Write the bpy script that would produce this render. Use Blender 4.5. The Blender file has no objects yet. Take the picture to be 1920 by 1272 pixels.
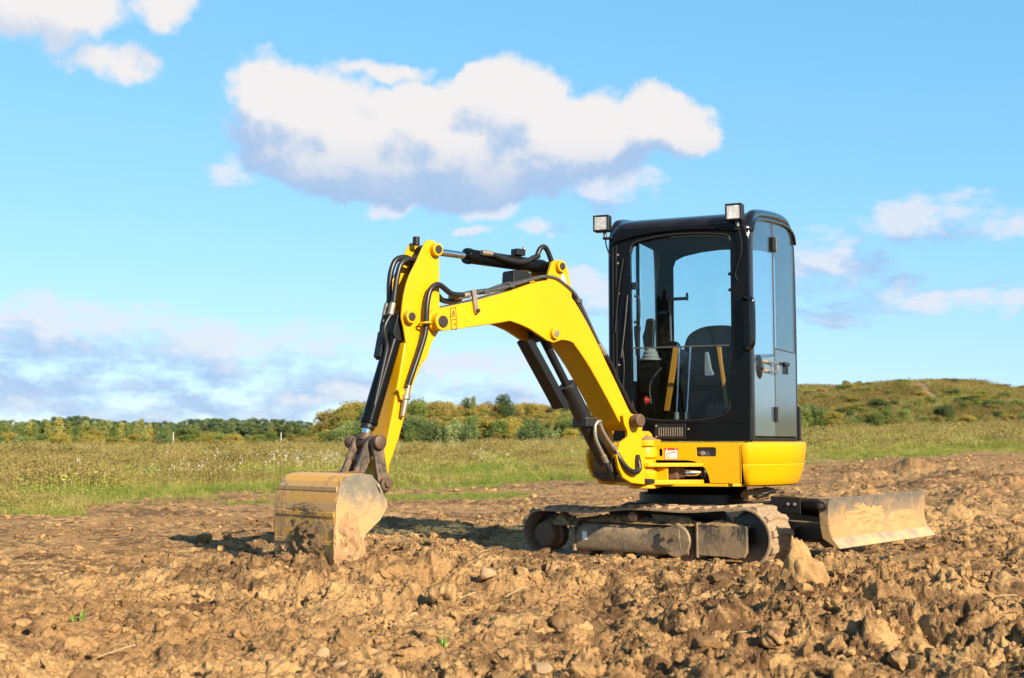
import bpy, bmesh, math, random
import numpy as np
from mathutils import Vector, Matrix
from mathutils.geometry import tessellate_polygon

R = math.radians
S = bpy.context.scene
COL = S.collection
rnd = random.Random(7)

# ------------------------------------------------------------------ camera, world, sun
FPX = 2414.0
HCAM = 0.815
PITCH = math.atan(197 / FPX)
cd = bpy.data.cameras.new('camera')
cam = bpy.data.objects.new('camera', cd)
COL.objects.link(cam)
cam.location = (0, 0, HCAM)
cam.rotation_euler = (math.pi / 2 + PITCH, 0, 0)
cd.sensor_width = 36
cd.lens = FPX / 1920 * 36
cd.clip_start = 0.05
cd.clip_end = 6000
cd.dof.use_dof = True
cd.dof.focus_distance = 8.3
cd.dof.aperture_fstop = 5.0
S.camera = cam

S.view_settings.view_transform = 'Standard'
S.view_settings.look = 'None'
S.view_settings.gamma = 1
S.view_settings.use_curve_mapping = False
S.view_settings.exposure = 1.0
EXPO = 2 ** S.view_settings.exposure

SUN_EL = 27.0
SUN_XY = Vector((0.58, -0.815)).normalized()
sd = Vector((SUN_XY.x * math.cos(R(SUN_EL)), SUN_XY.y * math.cos(R(SUN_EL)), math.sin(R(SUN_EL))))
sl = bpy.data.lights.new('sun', 'SUN')
sl.energy = 4.8
sl.angle = R(0.55)
sl.color = (1.0, 0.85, 0.64)
so = bpy.data.objects.new('sun', sl)
COL.objects.link(so)
so.rotation_euler = (-sd).to_track_quat('-Z', 'Y').to_euler()
so.location = (0, 0, 30)

SKY_STR = 0.081


def build_world():
    w = bpy.data.worlds.new('World')
    S.world = w
    w.use_nodes = True
    nt = w.node_tree
    nt.nodes.clear()
    N, L = nt.nodes, nt.links

    def nd(t, **k):
        n = N.new(t)
        for a, b in k.items():
            setattr(n, a, b)
        return n

    def mth(op, *a, clamp=False):
        n = nd('ShaderNodeMath', operation=op, use_clamp=clamp)
        for i, v in enumerate(a):
            if isinstance(v, (int, float)):
                n.inputs[i].default_value = v
            else:
                L.new(v, n.inputs[i])
        return n.outputs[0]

    sky = nd('ShaderNodeTexSky', sky_type='NISHITA')
    sky.sun_disc = False
    sky.sun_elevation = R(SUN_EL)
    sky.sun_rotation = math.atan2(SUN_XY.x, SUN_XY.y)
    sky.altitude = 150
    sky.air_density = 1.0
    sky.dust_density = 0.25
    sky.ozone_density = 1.6
    tc = nd('ShaderNodeTexCoord')
    nrm = nd('ShaderNodeVectorMath', operation='NORMALIZE')
    L.new(tc.outputs['Generated'], nrm.inputs[0])
    # angular coordinates (azimuth, elevation) in radians
    sp = nd('ShaderNodeSeparateXYZ')
    L.new(nrm.outputs[0], sp.inputs[0])
    az = mth('ARCTAN2', sp.outputs[0], sp.outputs[1])
    el = mth('ARCSINE', sp.outputs[2])
    # clouds: centre azimuth, elevation and radii in degrees (the sky of the photograph)
    f = FPX

    def B(x, y, rx, ry, s=1.0):
        dx, dy = (x - 960) / f, (636 - y) / f
        v = Vector((dx, math.cos(PITCH) - dy * math.sin(PITCH), math.sin(PITCH) + dy * math.cos(PITCH))).normalized()
        return (math.atan2(v.x, v.y), math.asin(v.z), rx / f, ry / f, s)

    big = [B(520, 180, 110, 75), B(580, 235, 160, 110), B(560, 290, 130, 70), B(700, 275, 210, 90), B(700, 128, 105, 22, .4), B(900, 170, 90, 50),
           B(975, 195, 130, 85), B(880, 275, 230, 95), B(1090, 240, 180, 80), B(1230, 225, 100, 68),
           B(760, 310, 250, 62), B(600, 305, 150, 58), B(800, 205, 130, 60), B(940, 325, 200, 45), B(1040, 290, 190, 65), B(820, 345, 170, 50, .8),
                      B(50, 0, 185, 78), B(205, 112, 85, 32, .5), B(320, 20, 65, 40, .45)]
    low = [B(735, 385, 66, 34, 1.0), B(915, 378, 60, 34, .9), B(1150, 350, 95, 58, .95), B(1010, 418, 60, 22, .7), B(885, 433, 45, 14, .5),
           B(1750, 412, 180, 48, .62), B(1530, 475, 110, 70, .60), B(1590, 540, 160, 48, .52), B(1760, 560, 210, 40, .60), B(1560, 602, 110, 26, .65),
           B(1110, 545, 90, 60, .75), B(1900, 545, 60, 24, .4), B(455, 320, 50, 40, .35),
           B(90, 620, 300, 75, .75), B(330, 660, 330, 85, .62), B(560, 650, 230, 50, .5), B(60, 720, 250, 70, .6),
           B(600, 730, 330, 50, .6), B(280, 765, 500, 32, .6), B(900, 690, 170, 38, .6), B(950, 745, 260, 32, .6), B(1080, 705, 120, 30, .4)]

    grp = bpy.data.node_groups.new('cloud_density', 'ShaderNodeTree')
    grp.interface.new_socket('Vector', in_out='INPUT', socket_type='NodeSocketVector')
    grp.interface.new_socket('Dir', in_out='INPUT', socket_type='NodeSocketVector')
    grp.interface.new_socket('D', in_out='OUTPUT', socket_type='NodeSocketFloat')
    grp.interface.new_socket('Low', in_out='OUTPUT', socket_type='NodeSocketFloat')
    gN, gL = grp.nodes, grp.links
    gi, go = gN.new('NodeGroupInput'), gN.new('NodeGroupOutput')

    def gm(op, *a, clamp=False):
        n = gN.new('ShaderNodeMath')
        n.operation = op
        n.use_clamp = clamp
        for i, v in enumerate(a):
            if isinstance(v, (int, float)):
                n.inputs[i].default_value = v
            else:
                gL.new(v, n.inputs[i])
        return n.outputs[0]

    def noise(vec, scale, det, rough=.55, dist=0.0):
        n = gN.new('ShaderNodeTexNoise')
        n.inputs['Scale'].default_value = scale
        n.inputs['Detail'].default_value = det
        n.inputs['Roughness'].default_value = rough
        n.inputs['Distortion'].default_value = dist
        gL.new(vec, n.inputs['Vector'])
        return n

    wn = noise(gi.outputs['Vector'], 16, 4)
    sub = gN.new('ShaderNodeVectorMath'); sub.operation = 'SUBTRACT'
    gL.new(wn.outputs['Color'], sub.inputs[0]); sub.inputs[1].default_value = (.5, .5, .5)
    sc = gN.new('ShaderNodeVectorMath'); sc.operation = 'MULTIPLY_ADD'
    gL.new(sub.outputs[0], sc.inputs[0]); sc.inputs[1].default_value = (.075, .05, 0); gL.new(gi.outputs['Vector'], sc.inputs[2])
    P = sc.outputs[0]

    def field(blobs, sm):
        acc = None
        for (a, e, ra, re_, s) in blobs:
            n = gN.new('ShaderNodeVectorMath'); n.operation = 'MULTIPLY_ADD'
            gL.new(P, n.inputs[0])
            n.inputs[1].default_value = (1 / ra, 1 / re_, 0)
            n.inputs[2].default_value = (-a / ra, -e / re_, 0)
            d = gN.new('ShaderNodeVectorMath'); d.operation = 'DOT_PRODUCT'
            gL.new(n.outputs[0], d.inputs[0]); gL.new(n.outputs[0], d.inputs[1])
            v = gm('MULTIPLY_ADD', d.outputs['Value'], -s, s)
            acc = v if acc is None else gm('SMOOTH_MAX', acc, v, sm)
        return acc
    Db = gm('ADD', field(big, .25), .10)
    Dl = field(low, .12)
    # the rest of the sky: scattered fair weather clouds by noise on the direction
    n3 = noise(gi.outputs['Dir'], 3.2, 3)
    s2 = gN.new('ShaderNodeSeparateXYZ'); gL.new(gi.outputs['Vector'], s2.inputs[0])
    aaz = gm('ABSOLUTE', s2.outputs[0])
    out1 = gm('MULTIPLY', gm('SUBTRACT', aaz, .46), 8.0, clamp=True)
    out2 = gm('MULTIPLY', gm('SUBTRACT', s2.outputs[1], .38), 8.0, clamp=True)
    outm = gm('MAXIMUM', out1, out2)
    Dr = gm('MULTIPLY_ADD', gm('SUBTRACT', gm('MULTIPLY', n3.outputs['Fac'], outm), .56), 5.0, 0.0)
    Dl2 = gm('MAXIMUM', Dl, gm('MINIMUM', Dr, .8))
    Df = noise(gi.outputs['Vector'], 24, 9, .62)
    # flatter noise for the low band
    st = gN.new('ShaderNodeVectorMath'); st.operation = 'MULTIPLY'
    gL.new(gi.outputs['Vector'], st.inputs[0]); st.inputs[1].default_value = (1, 2.2, 1)
    Df2 = noise(st.outputs[0], 19, 7, .6)
    fb = gm('MULTIPLY', gm('SUBTRACT', Df.outputs['Fac'], .5), 1.5)
    fl = gm('MULTIPLY', gm('SUBTRACT', Df2.outputs['Fac'], .5), 3.0)
    Dbig = gm('ADD', Db, fb)
    Dlow = gm('ADD', Dl2, gm('MULTIPLY', fl, 1.0))
    gL.new(Dbig, go.inputs['D'])
    gL.new(Dlow, go.inputs['Low'])

    cmb = nd('ShaderNodeCombineXYZ')
    L.new(az, cmb.inputs[0]); L.new(el, cmb.inputs[1])
    g1 = nd('ShaderNodeGroup'); g1.node_tree = grp
    L.new(cmb.outputs[0], g1.inputs[0]); L.new(nrm.outputs[0], g1.inputs[1])
    off = nd('ShaderNodeVectorMath', operation='ADD')
    L.new(cmb.outputs[0], off.inputs[0]); off.inputs[1].default_value = (.012, .030, 0)
    g2 = nd('ShaderNodeGroup'); g2.node_tree = grp
    L.new(off.outputs[0], g2.inputs[0]); L.new(nrm.outputs[0], g2.inputs[1])

    def smooth(v, a, b):
        m = nd('ShaderNodeMapRange', interpolation_type='SMOOTHSTEP')
        L.new(v, m.inputs['Value'])
        m.inputs['From Min'].default_value = a
        m.inputs['From Max'].default_value = b
        return m.outputs[0]
    aB = smooth(g1.outputs['D'], -.05, .55)
    aL = mth('MULTIPLY', smooth(g1.outputs['Low'], .0, .78), .86)
    litB = smooth(mth('SUBTRACT', g1.outputs['D'], g2.outputs['D']), -.62, .30)
    litL = smooth(mth('SUBTRACT', g1.outputs['Low'], g2.outputs['Low']), -.10, .95)
    # sunless undersides: the base of the big cloud lies in its own shade
    under_ = smooth(mth('ADD', el, mth('MULTIPLY', mth('SUBTRACT', litB, .5), .045)), .205, .262)
    litB = mth('MULTIPLY', mth('ADD', mth('MULTIPLY', litB, .45), .55), mth('ADD', mth('MULTIPLY', under_, .72), .28))

    def mix(fac, a, b):
        m = nd('ShaderNodeMix', data_type='RGBA')
        if isinstance(fac, (int, float)):
            m.inputs['Factor'].default_value = fac
        else:
            L.new(fac, m.inputs['Factor'])
        for k, v in ((6, a), (7, b)):
            if isinstance(v, tuple):
                m.inputs[k].default_value = (*v, 1)
            else:
                L.new(v, m.inputs[k])
        return m.outputs[2]
    k = 1 / (SKY_STR * EXPO)

    def kc(r, g, b):
        return (r * k, g * k, b * k)
    cB = mix(litB, kc(.32, .53, .84), kc(.90, .88, .88))
    cL = mix(litL, kc(.38, .57, .86), kc(.80, .84, .93))
    # clear sky, tinted towards the photograph's fresh cyan blue
    sr = nd('ShaderNodeSeparateColor'); L.new(sky.outputs[0], sr.inputs[0])
    cc = nd('ShaderNodeCombineColor')
    se = SKY_STR * EXPO
    for i, (a, g) in enumerate(SKY_CURVE):
        L.new(mth('MULTIPLY', mth('POWER', mth('MULTIPLY', sr.outputs[i], se), g), a / se), cc.inputs[i])
    # high overhead the sky deepens again as the physical sky does
    c0 = mix(smooth(el, .42, .95), cc.outputs[0], sky.outputs[0])
    c = mix(aL, c0, cL)
    c = mix(aB, c, cB)
    bg = nd('ShaderNodeBackground')
    L.new(c, bg.inputs['Color'])
    bg.inputs['Strength'].default_value = SKY_STR
    o = nd('ShaderNodeOutputWorld')
    L.new(bg.outputs[0], o.inputs['Surface'])
    w.cycles.sampling_method = 'MANUAL'
    w.cycles.sample_map_resolution = 512


SKY_CURVE = ((.60, .76), (.85, .46), (1.08, .38))   # colour response of the sky per channel: gain, power
build_world()

# ------------------------------------------------------------------ frames of the machine
C0 = Vector((1.35, 9.45, 0))


def fr(deg):
    a = R(deg)
    return Vector((-math.sin(a), -math.cos(a), 0)), Vector((math.cos(a), -math.sin(a), 0))


F, W = fr(23.5)          # house: forward and towards the cab's door side
Bv, Nv = fr(47)          # boom: outwards and sideways
U = Vector((math.cos(R(39)), -math.sin(R(39)), 0))   # tracks: towards the blade
V = Vector((math.sin(R(39)), math.cos(R(39)), 0))    # tracks: away from the camera
KPo = F * .95 - W * .10
Z = Vector((0, 0, 1))


def bf(r, z, o=0):
    return KPo + Bv * r + Nv * o + Z * z


def hf(l, z, k=.62):
    return F * k + W * l + Z * z


def lside(k):
    return .545 + .065 * ((.575 - k) / 1.15)


def hs(k, z, o=0):
    return F * k + W * (lside(k) + o) + Z * z


def hsl(k, z, o=0):
    return F * k + W * (-.455 - .02 * ((.575 - k) / 1.15) - o) + Z * z


def ht(k, l, z):
    return F * k + W * l + Z * z


def uf(u, z, v=0):
    return U * u + V * v + Z * z


def uv_of(X, Y):
    d = (X - C0.x, Y - C0.y)
    return d[0] * U.x + d[1] * U.y, d[0] * V.x + d[1] * V.y


# ------------------------------------------------------------------ numpy noise and terrain
_rs = np.random.RandomState(11)
PERM = _rs.permutation(4096).astype(np.int64)
GX = np.cos(_rs.rand(4096) * 2 * np.pi)
GY = np.sin(_rs.rand(4096) * 2 * np.pi)
RV = _rs.rand(4096)
RV2 = _rs.rand(4096)
RV3 = _rs.rand(4096)


def hsh(i, j, s=0):
    return PERM[(PERM[(i + s * 131) & 4095] + j) & 4095]


def pn(x, y, s=0):
    xi = np.floor(x).astype(np.int64); yi = np.floor(y).astype(np.int64)
    xf = x - xi; yf = y - yi
    u = xf * xf * xf * (xf * (xf * 6 - 15) + 10); v = yf * yf * yf * (yf * (yf * 6 - 15) + 10)

    def g(i, j):
        h = hsh(xi + i, yi + j, s)
        return GX[h] * (xf - i) + GY[h] * (yf - j)
    a = g(0, 0) * (1 - u) + g(1, 0) * u
    b = g(0, 1) * (1 - u) + g(1, 1) * u
    return (a * (1 - v) + b * v) * 1.5


def fbm(x, y, o=4, s=0, gain=.5):
    t = 0; a = 1; fq = 1
    for i in range(o):
        t = t + a * pn(x * fq, y * fq, s + i)
        a *= gain; fq *= 2.03
    return t


def lumps(x, y, cell, s, prob=.8, sharp=.5):
    """domes of jittered size, as crumbled soil lies"""
    x = x / cell; y = y / cell
    xi = np.floor(x).astype(np.int64); yi = np.floor(y).astype(np.int64)
    best = np.zeros_like(x)
    for i in (-1, 0, 1):
        for j in (-1, 0, 1):
            h = hsh(xi + i, yi + j, s)
            px = xi + i + RV[h]; py = yi + j + RV2[h]
            rr = .35 + .55 * RV3[h]
            rr = np.where(RV2[(h * 7 + 3) & 4095] < prob, rr, .01)
            e = .7 + .6 * RV[(h * 5 + 1) & 4095]
            d2 = ((x - px) ** 2 * e + (y - py) ** 2 / e) / (rr * rr)
            best = np.maximum(best, np.maximum(0, 1 - d2) ** sharp * rr)
    return best * cell


def facets(x, y, cell, s):
    """tilted broken faces: each cell of crumbled earth has a plane of its own"""
    x = x / cell; y = y / cell
    xi = np.floor(x).astype(np.int64); yi = np.floor(y).astype(np.int64)
    bd = np.full_like(x, 99.0); out = np.zeros_like(x)
    for i in (-1, 0, 1):
        for j in (-1, 0, 1):
            h = hsh(xi + i, yi + j, s)
            px = xi + i + RV[h]; py = yi + j + RV2[h]
            dx = x - px; dy = y - py
            d = dx * dx + dy * dy
            a = GX[(h * 3 + 1) & 4095] * .75; b = GY[(h * 3 + 1) & 4095] * .75
            z = RV3[h] ** 2 + a * dx + b * dy
            m = d < bd
            bd = np.where(m, d, bd); out = np.where(m, z, out)
    return out * cell


def ss(a, b, x):
    t = np.clip((x - a) / (b - a), 0, 1)
    return t * t * (3 - 2 * t)


HX = np.array([-3000, -400, 200, 480, 600, 700, 800, 950, 1100, 1300, 1500, 1640, 1740, 1830, 1920, 2200, 2700, 5000])
HZ = np.array([0, 0, 0, 0, 1.6, 3.2, 3.6, 3.8, 3.9, 4.7, 6.15, 6.25, 6.35, 5.6, 4.9, 4.0, 3.2, 2.0])


def base_z(X, Y):
    X = np.asarray(X, float); Y = np.asarray(Y, float)
    D = np.hypot(X, Y)
    px = 960 + FPX * X / np.maximum(Y, 1.0)
    px = np.where(Y < 1.0, np.where(X > 0, 5000, -3000), px)
    u, v = uv_of(X, Y)
    z = np.zeros_like(X)
    # foreground stands a little higher than the dug bed of the tracks
    z = z + .06 * ss(-.95, -1.3, v) + .065 * np.exp(-((v + 1.04) / .13) ** 2) * ss(-1.9, -1.2, u) * ss(1.7, 1.2, u)
    kx, ky = C0.x + KPo.x + Bv.x * 2.62, C0.y + KPo.y + Bv.y * 2.62
    z = z + .12 * np.exp(-(((X - kx) / 1.3) ** 2 + ((Y - ky + .1) / .62) ** 2))
    z = z + .05 * ss(-.5, -4, X) * ss(5, 9, Y) * ss(16, 11, Y)
    # rise of the field towards the right and the far meadow
    rgt = ss(600, 1900, px)
    z = z + ss(12, 42, Y) * (.05 + .47 * rgt) + ss(40, 125, D) * (.22 + 1.35 * rgt) * (Y > 0)
    hh = np.interp(px, HX, HZ)
    foot = np.interp(px, [-3000, 600, 1100, 1500, 2000, 5000], [150, 140, 128, 122, 118, 118])
    t = ss(0, 1, (D - foot) / 52)
    z = z + hh * t * (1 - .25 * ss(220, 420, D)) * (Y > 0)
    z = z + .25 * ss(100, 160, D) * fbm(X / 23, Y / 23, 3, 5) * np.clip(hh, 0, 4)*.6
    z = z + .1 * fbm(X / 9, Y / 9, 2, 9) * ss(22, 60, D)
    return z


def edge_y(px):
    """distance of the meadow's edge by azimuth"""
    return np.interp(px, [-3000, -300, 0, 130, 230, 500, 720, 980, 1100, 1505, 1700, 1920, 2600, 5000],
                     [14, 14, 14.6, 16, 21, 23, 23.5, 26, 27, 36, 40, 46, 40, 30])


def grass_mask(X, Y):
    X = np.asarray(X, float); Y = np.asarray(Y, float)
    px = 960 + FPX * X / np.maximum(Y, 1.0)
    px = np.where(Y < 1.0, np.where(X > 0, 5000, -3000), px)
    D = np.hypot(X, Y)
    n = fbm(X / 2.3, Y / 2.3, 4, 21)
    e = edge_y(px)
    m = ss(-.08, .10, (D - e) / e + .15 * n)
    # a thin strip of grass left on the turned ground
    strip = np.exp(-((D - 19.8 - .5 * n - .0022 * (px - 800)) / .75) ** 2) * ss(640, 720, px) * ss(1040, 930, px)
    strip2 = np.exp(-((D - 19.0 - .7 * n) / .7) ** 2) * ss(40, 90, px) * ss(330, 200, px) * .8
    patch = ss(.38, .62, fbm(X / 1.7, Y / 1.7, 3, 33) * 1.0) * ss(15, 18, D) * ss(1150, 900, px)
    return np.clip(np.maximum(np.maximum(m, strip * 1.3), np.maximum(strip2, patch * .7)), 0, 1)


def fine_z(X, Y, g=None):
    D = np.hypot(X, Y)
    px = 960 + FPX * X / np.maximum(Y, .8)
    if g is None:
        g = grass_mask(X, Y)
    u, v = uv_of(X, Y)
    rough = .58 + .42 * ss(-.35, .45, fbm(X / 1.5, Y / 1.5, 3, 41))
    rough = rough * (1 - .55 * ss(600, 300, px) * ss(6.2, 7.6, D) * ss(16, 12, D))
    rough = rough * (1 + .45 * ss(1000, 1450, px) * ss(8.2, 6.2, D) + .5 * ss(1480, 1600, px) * ss(8, 10, D)) * (.55 + .45 * ss(11, 7, D))
    # packed bed under and beside the machine
    bed = ss(2.3, 1.2, np.abs(u)) * ss(1.35, .9, np.abs(v))
    blades = ss(1.9, 1.5, np.abs(u - 1.5)) * ss(1.3, .9, np.abs(v))
    bed = np.maximum(bed, .5 * blades)
    far = ss(60, 25, D)
    wx = X + .09 * fbm(X * 3.1, Y * 3.1, 2, 71); wy = Y + .09 * fbm(X * 3.1, Y * 3.1, 2, 75)
    z = (.050 * fbm(X / 1.1, Y / .8, 3, 51) + .022 * fbm(X / .33, Y / .33, 3, 55)) * rough
    z = z + .30 * lumps(wx, wy, .30, 1, .22) * ss(.55, .9, rough)
    z = z + .40 * lumps(wx, wy, .13, 2, .4) * rough
    z = z + (.30 * facets(wx, wy, .11, 8) + .34 * facets(wx, wy, .045, 9)) * (.10 + .75 * rough) * ss(18, 9, D)
    z = z + .50 * lumps(wx, wy, .065, 3, .55) * (.2 + .8 * rough)
    z = z + .62 * lumps(wx, wy, .030, 4, .8) * (.35 + .65 * rough) * ss(14, 8, D)
    z = z + .50 * lumps(X, Y, .016, 5, .8) * ss(9, 6, D)
    z = z + .011 * fbm(X * 14, Y * 14, 4, 61, .68) * (.4 + .6 * rough)
    # wheel ruts across the middle distance
    rut = np.sin(Y * 4.2 + 1.2 * fbm(X / 4, Y / 2, 2, 81)) * ss(10.5, 13, D) * ss(26, 19, D) * .018
    z = z * (1 - .82 * bed) + rut - .015
    # piles on the right, far side
    z = z + .30 * np.exp(-(((px - 1712) / 40) ** 2 + ((D - 27) / .7) ** 2)) + .2 * np.exp(-(((px - 1780) / 22) ** 2 + ((D - 26) / .6) ** 2))
    z = z + .10 * ss(1500, 1650, px) * ss(11, 14, D) * ss(34, 24, D) * np.maximum(0, fbm(X / .9, Y / .9, 3, 91))*1.4
    return z * (1 - g * .8) * far


def ground_at(x, y):
    X = np.array([float(x)]); Y = np.array([float(y)])
    return float((base_z(X, Y) + fine_z(X, Y))[0])


# ------------------------------------------------------------------ object helpers
def tag(o, label=None, cat=None, group=None, kind=None):
    if label: o['label'] = label
    if cat: o['category'] = cat
    if group: o['group'] = group
    if kind: o['kind'] = kind
    return o


def empty(name, loc, rz=0):
    o = bpy.data.objects.new(name, None)
    COL.objects.link(o)
    o.location = loc
    o.rotation_euler = (0, 0, rz)
    o.empty_display_size = .2
    return o


def finish(name, me, mat, parent=None, bevel=0, seg=2, angle=35, smooth=True, link=True):
    if isinstance(mat, (list, tuple)):
        for m in mat: me.materials.append(m)
    elif mat:
        me.materials.append(mat)
    if smooth:
        me.polygons.foreach_set('use_smooth', [True] * len(me.polygons))
        me.set_sharp_from_angle(angle=R(angle))
    o = bpy.data.objects.new(name, me)
    if link: COL.objects.link(o)
    if parent: o.parent = parent
    if bevel:
        b = o.modifiers.new('bevel', 'BEVEL')
        b.width = bevel; b.segments = seg; b.limit_method = 'ANGLE'; b.angle_limit = R(38)
        b.harden_normals = True; b.use_clamp_overlap = True
    return o


def pydata(verts, faces, recalc=True):
    me = bpy.data.meshes.new('m')
    me.from_pydata([tuple(v) for v in verts], [], faces)
    if recalc:
        bm = bmesh.new(); bm.from_mesh(me)
        bmesh.ops.remove_doubles(bm, verts=bm.verts, dist=1e-6)
        bmesh.ops.recalc_face_normals(bm, faces=bm.faces)
        bm.to_mesh(me); bm.free()
    me.update()
    return me


def cr(pts, n=6, closed=False):
    """Catmull-Rom through the points (any dimension)"""
    P = [Vector(p) for p in pts]
    out = []
    m = len(P)
    rng = range(m if closed else m - 1)
    for i in rng:
        p0 = P[i - 1] if (i > 0 or closed) else P[0] * 2 - P[1]
        p1 = P[i]; p2 = P[(i + 1) % m]
        p3 = P[(i + 2) % m] if (i + 2 < m or closed) else P[-1] * 2 - P[-2]
        for k in range(n):
            t = k / n
            out.append(.5 * ((2 * p1) + (p2 - p0) * t + (2 * p0 - 5 * p1 + 4 * p2 - p3) * t * t + (3 * p1 - p0 - 3 * p2 + p3) * t ** 3))
    if not closed: out.append(P[-1].copy())
    return out


def prism_data(frm, pts, a, b, holes=()):
    loops = [list(pts)] + [list(h) for h in holes]
    n0 = sum(len(l) for l in loops)
    flat = [p for l in loops for p in l]
    verts = [frm(p[0], p[1], a) for p in flat] + [frm(p[0], p[1], b) for p in flat]
    faces = []
    if holes:
        tris = tessellate_polygon([[Vector((p[0], p[1], 0)) for p in l] for l in loops])
        for t in tris:
            faces.append(tuple(t)); faces.append(tuple(i + n0 for i in reversed(t)))
    else:
        faces.append(tuple(range(n0))); faces.append(tuple(i + n0 for i in reversed(range(n0))))
    s = 0
    for l in loops:
        n = len(l)
        for i in range(n):
            j = (i + 1) % n
            faces.append((s + i, s + j, s + j + n0, s + i + n0))
        s += n
    return verts, faces


def prism(name, frm, pts, a, b, mat, parent, bevel=.004, holes=(), **k):
    v, f = prism_data(frm, pts, a, b, holes)
    return finish(name, pydata(v, f), mat, parent, bevel, **k)


def merged(name, parts, mat, parent, bevel=0, **k):
    V_, F_ = [], []
    for v, f in parts:
        s = len(V_)
        V_ += list(v); F_ += [tuple(i + s for i in q) for q in f]
    return finish(name, pydata(V_, F_), mat, parent, bevel, **k)


def cyl_data(p0, p1, r, r2=None, n=24, rings=None):
    p0, p1 = Vector(p0), Vector(p1)
    d = (p1 - p0)
    ln = d.length
    d.normalize()
    a = d.orthogonal().normalized(); b = d.cross(a)
    prof = rings or [(0, r), (1, r if r2 is None else r2)]
    verts, faces = [], []
    for t, rr in prof:
        for i in range(n):
            q = 2 * math.pi * i / n
            verts.append(p0 + d * ln * t + (a * math.cos(q) + b * math.sin(q)) * rr)
    for s in range(len(prof) - 1):
        for i in range(n):
            j = (i + 1) % n
            faces.append((s * n + i, s * n + j, (s + 1) * n + j, (s + 1) * n + i))
    faces.append(tuple(range(n)))
    e = (len(prof) - 1) * n
    faces.append(tuple(range(e + n - 1, e - 1, -1)))
    return verts, faces


def cyl(name, p0, p1, r, mat, parent, r2=None, n=24, rings=None, bevel=.003, **k):
    v, f = cyl_data(p0, p1, r, r2, n, rings)
    return finish(name, pydata(v, f), mat, parent, bevel, **k)


def tube_data(pts, r, n=10, closed=False, sub=5, flat=None):
    P = cr(pts, sub, closed) if sub > 1 else [Vector(p) for p in pts]
    verts, faces = [], []
    m = len(P)
    prev = None
    for i, p in enumerate(P):
        if closed:
            t = (P[(i + 1) % m] - P[i - 1])
        else:
            t = (P[min(i + 1, m - 1)] - P[max(i - 1, 0)])
        t.normalize()
        if prev is None:
            a = t.orthogonal().normalized()
        else:
            a = (prev - t * prev.dot(t)).normalized()
        prev = a
        b = t.cross(a)
        rr = r(i / (m - 1)) if callable(r) else r
        for k in range(n):
            q = 2 * math.pi * k / n
            verts.append(p + (a * math.cos(q) + b * math.sin(q)) * rr)
    for i in range(m if closed else m - 1):
        for k in range(n):
            j = (k + 1) % n
            i2 = (i + 1) % m
            faces.append((i * n + k, i * n + j, i2 * n + j, i2 * n + k))
    if not closed:
        faces.append(tuple(range(n - 1, -1, -1)))
        faces.append(tuple(range((m - 1) * n, m * n)))
    return verts, faces


def tube(name, pts, r, mat, parent, **k):
    v, f = tube_data(pts, r, **k)
    return finish(name, pydata(v, f, recalc=not k.get('closed')), mat, parent, angle=50)


def box_data(c, ax, ay, az):
    c = Vector(c)
    v = [c + ax * i + ay * j + az * k for i in (-1, 1) for j in (-1, 1) for k in (-1, 1)]
    f = [(0, 1, 3, 2), (4, 6, 7, 5), (0, 4, 5, 1), (2, 3, 7, 6), (0, 2, 6, 4), (1, 5, 7, 3)]
    return v, f


def box(name, c, ax, ay, az, mat, parent, bevel=.004, **k):
    v, f = box_data(c, ax, ay, az)
    return finish(name, pydata(v, f), mat, parent, bevel, **k)


def circ(cx, cy, r, n=20, a0=0, a1=360):
    full = abs(a1 - a0) >= 360
    return [(cx + r * math.cos(R(a0 + (a1 - a0) * i / (n if full else n - 1))), cy + r * math.sin(R(a0 + (a1 - a0) * i / (n if full else n - 1)))) for i in range(n)]


def hull(pts):
    P = sorted(set((round(p[0], 6), round(p[1], 6)) for p in pts))

    def half(Q):
        h = []
        for p in Q:
            while len(h) > 1 and (h[-1][0] - h[-2][0]) * (p[1] - h[-2][1]) - (h[-1][1] - h[-2][1]) * (p[0] - h[-2][0]) <= 0: h.pop()
            h.append(p)
        return h[:-1]
    return half(P) + half(P[::-1])


def bar2(a, ra, b, rb, n=14):
    return hull(circ(a[0], a[1], ra, n) + circ(b[0], b[1], rb, n))


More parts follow.
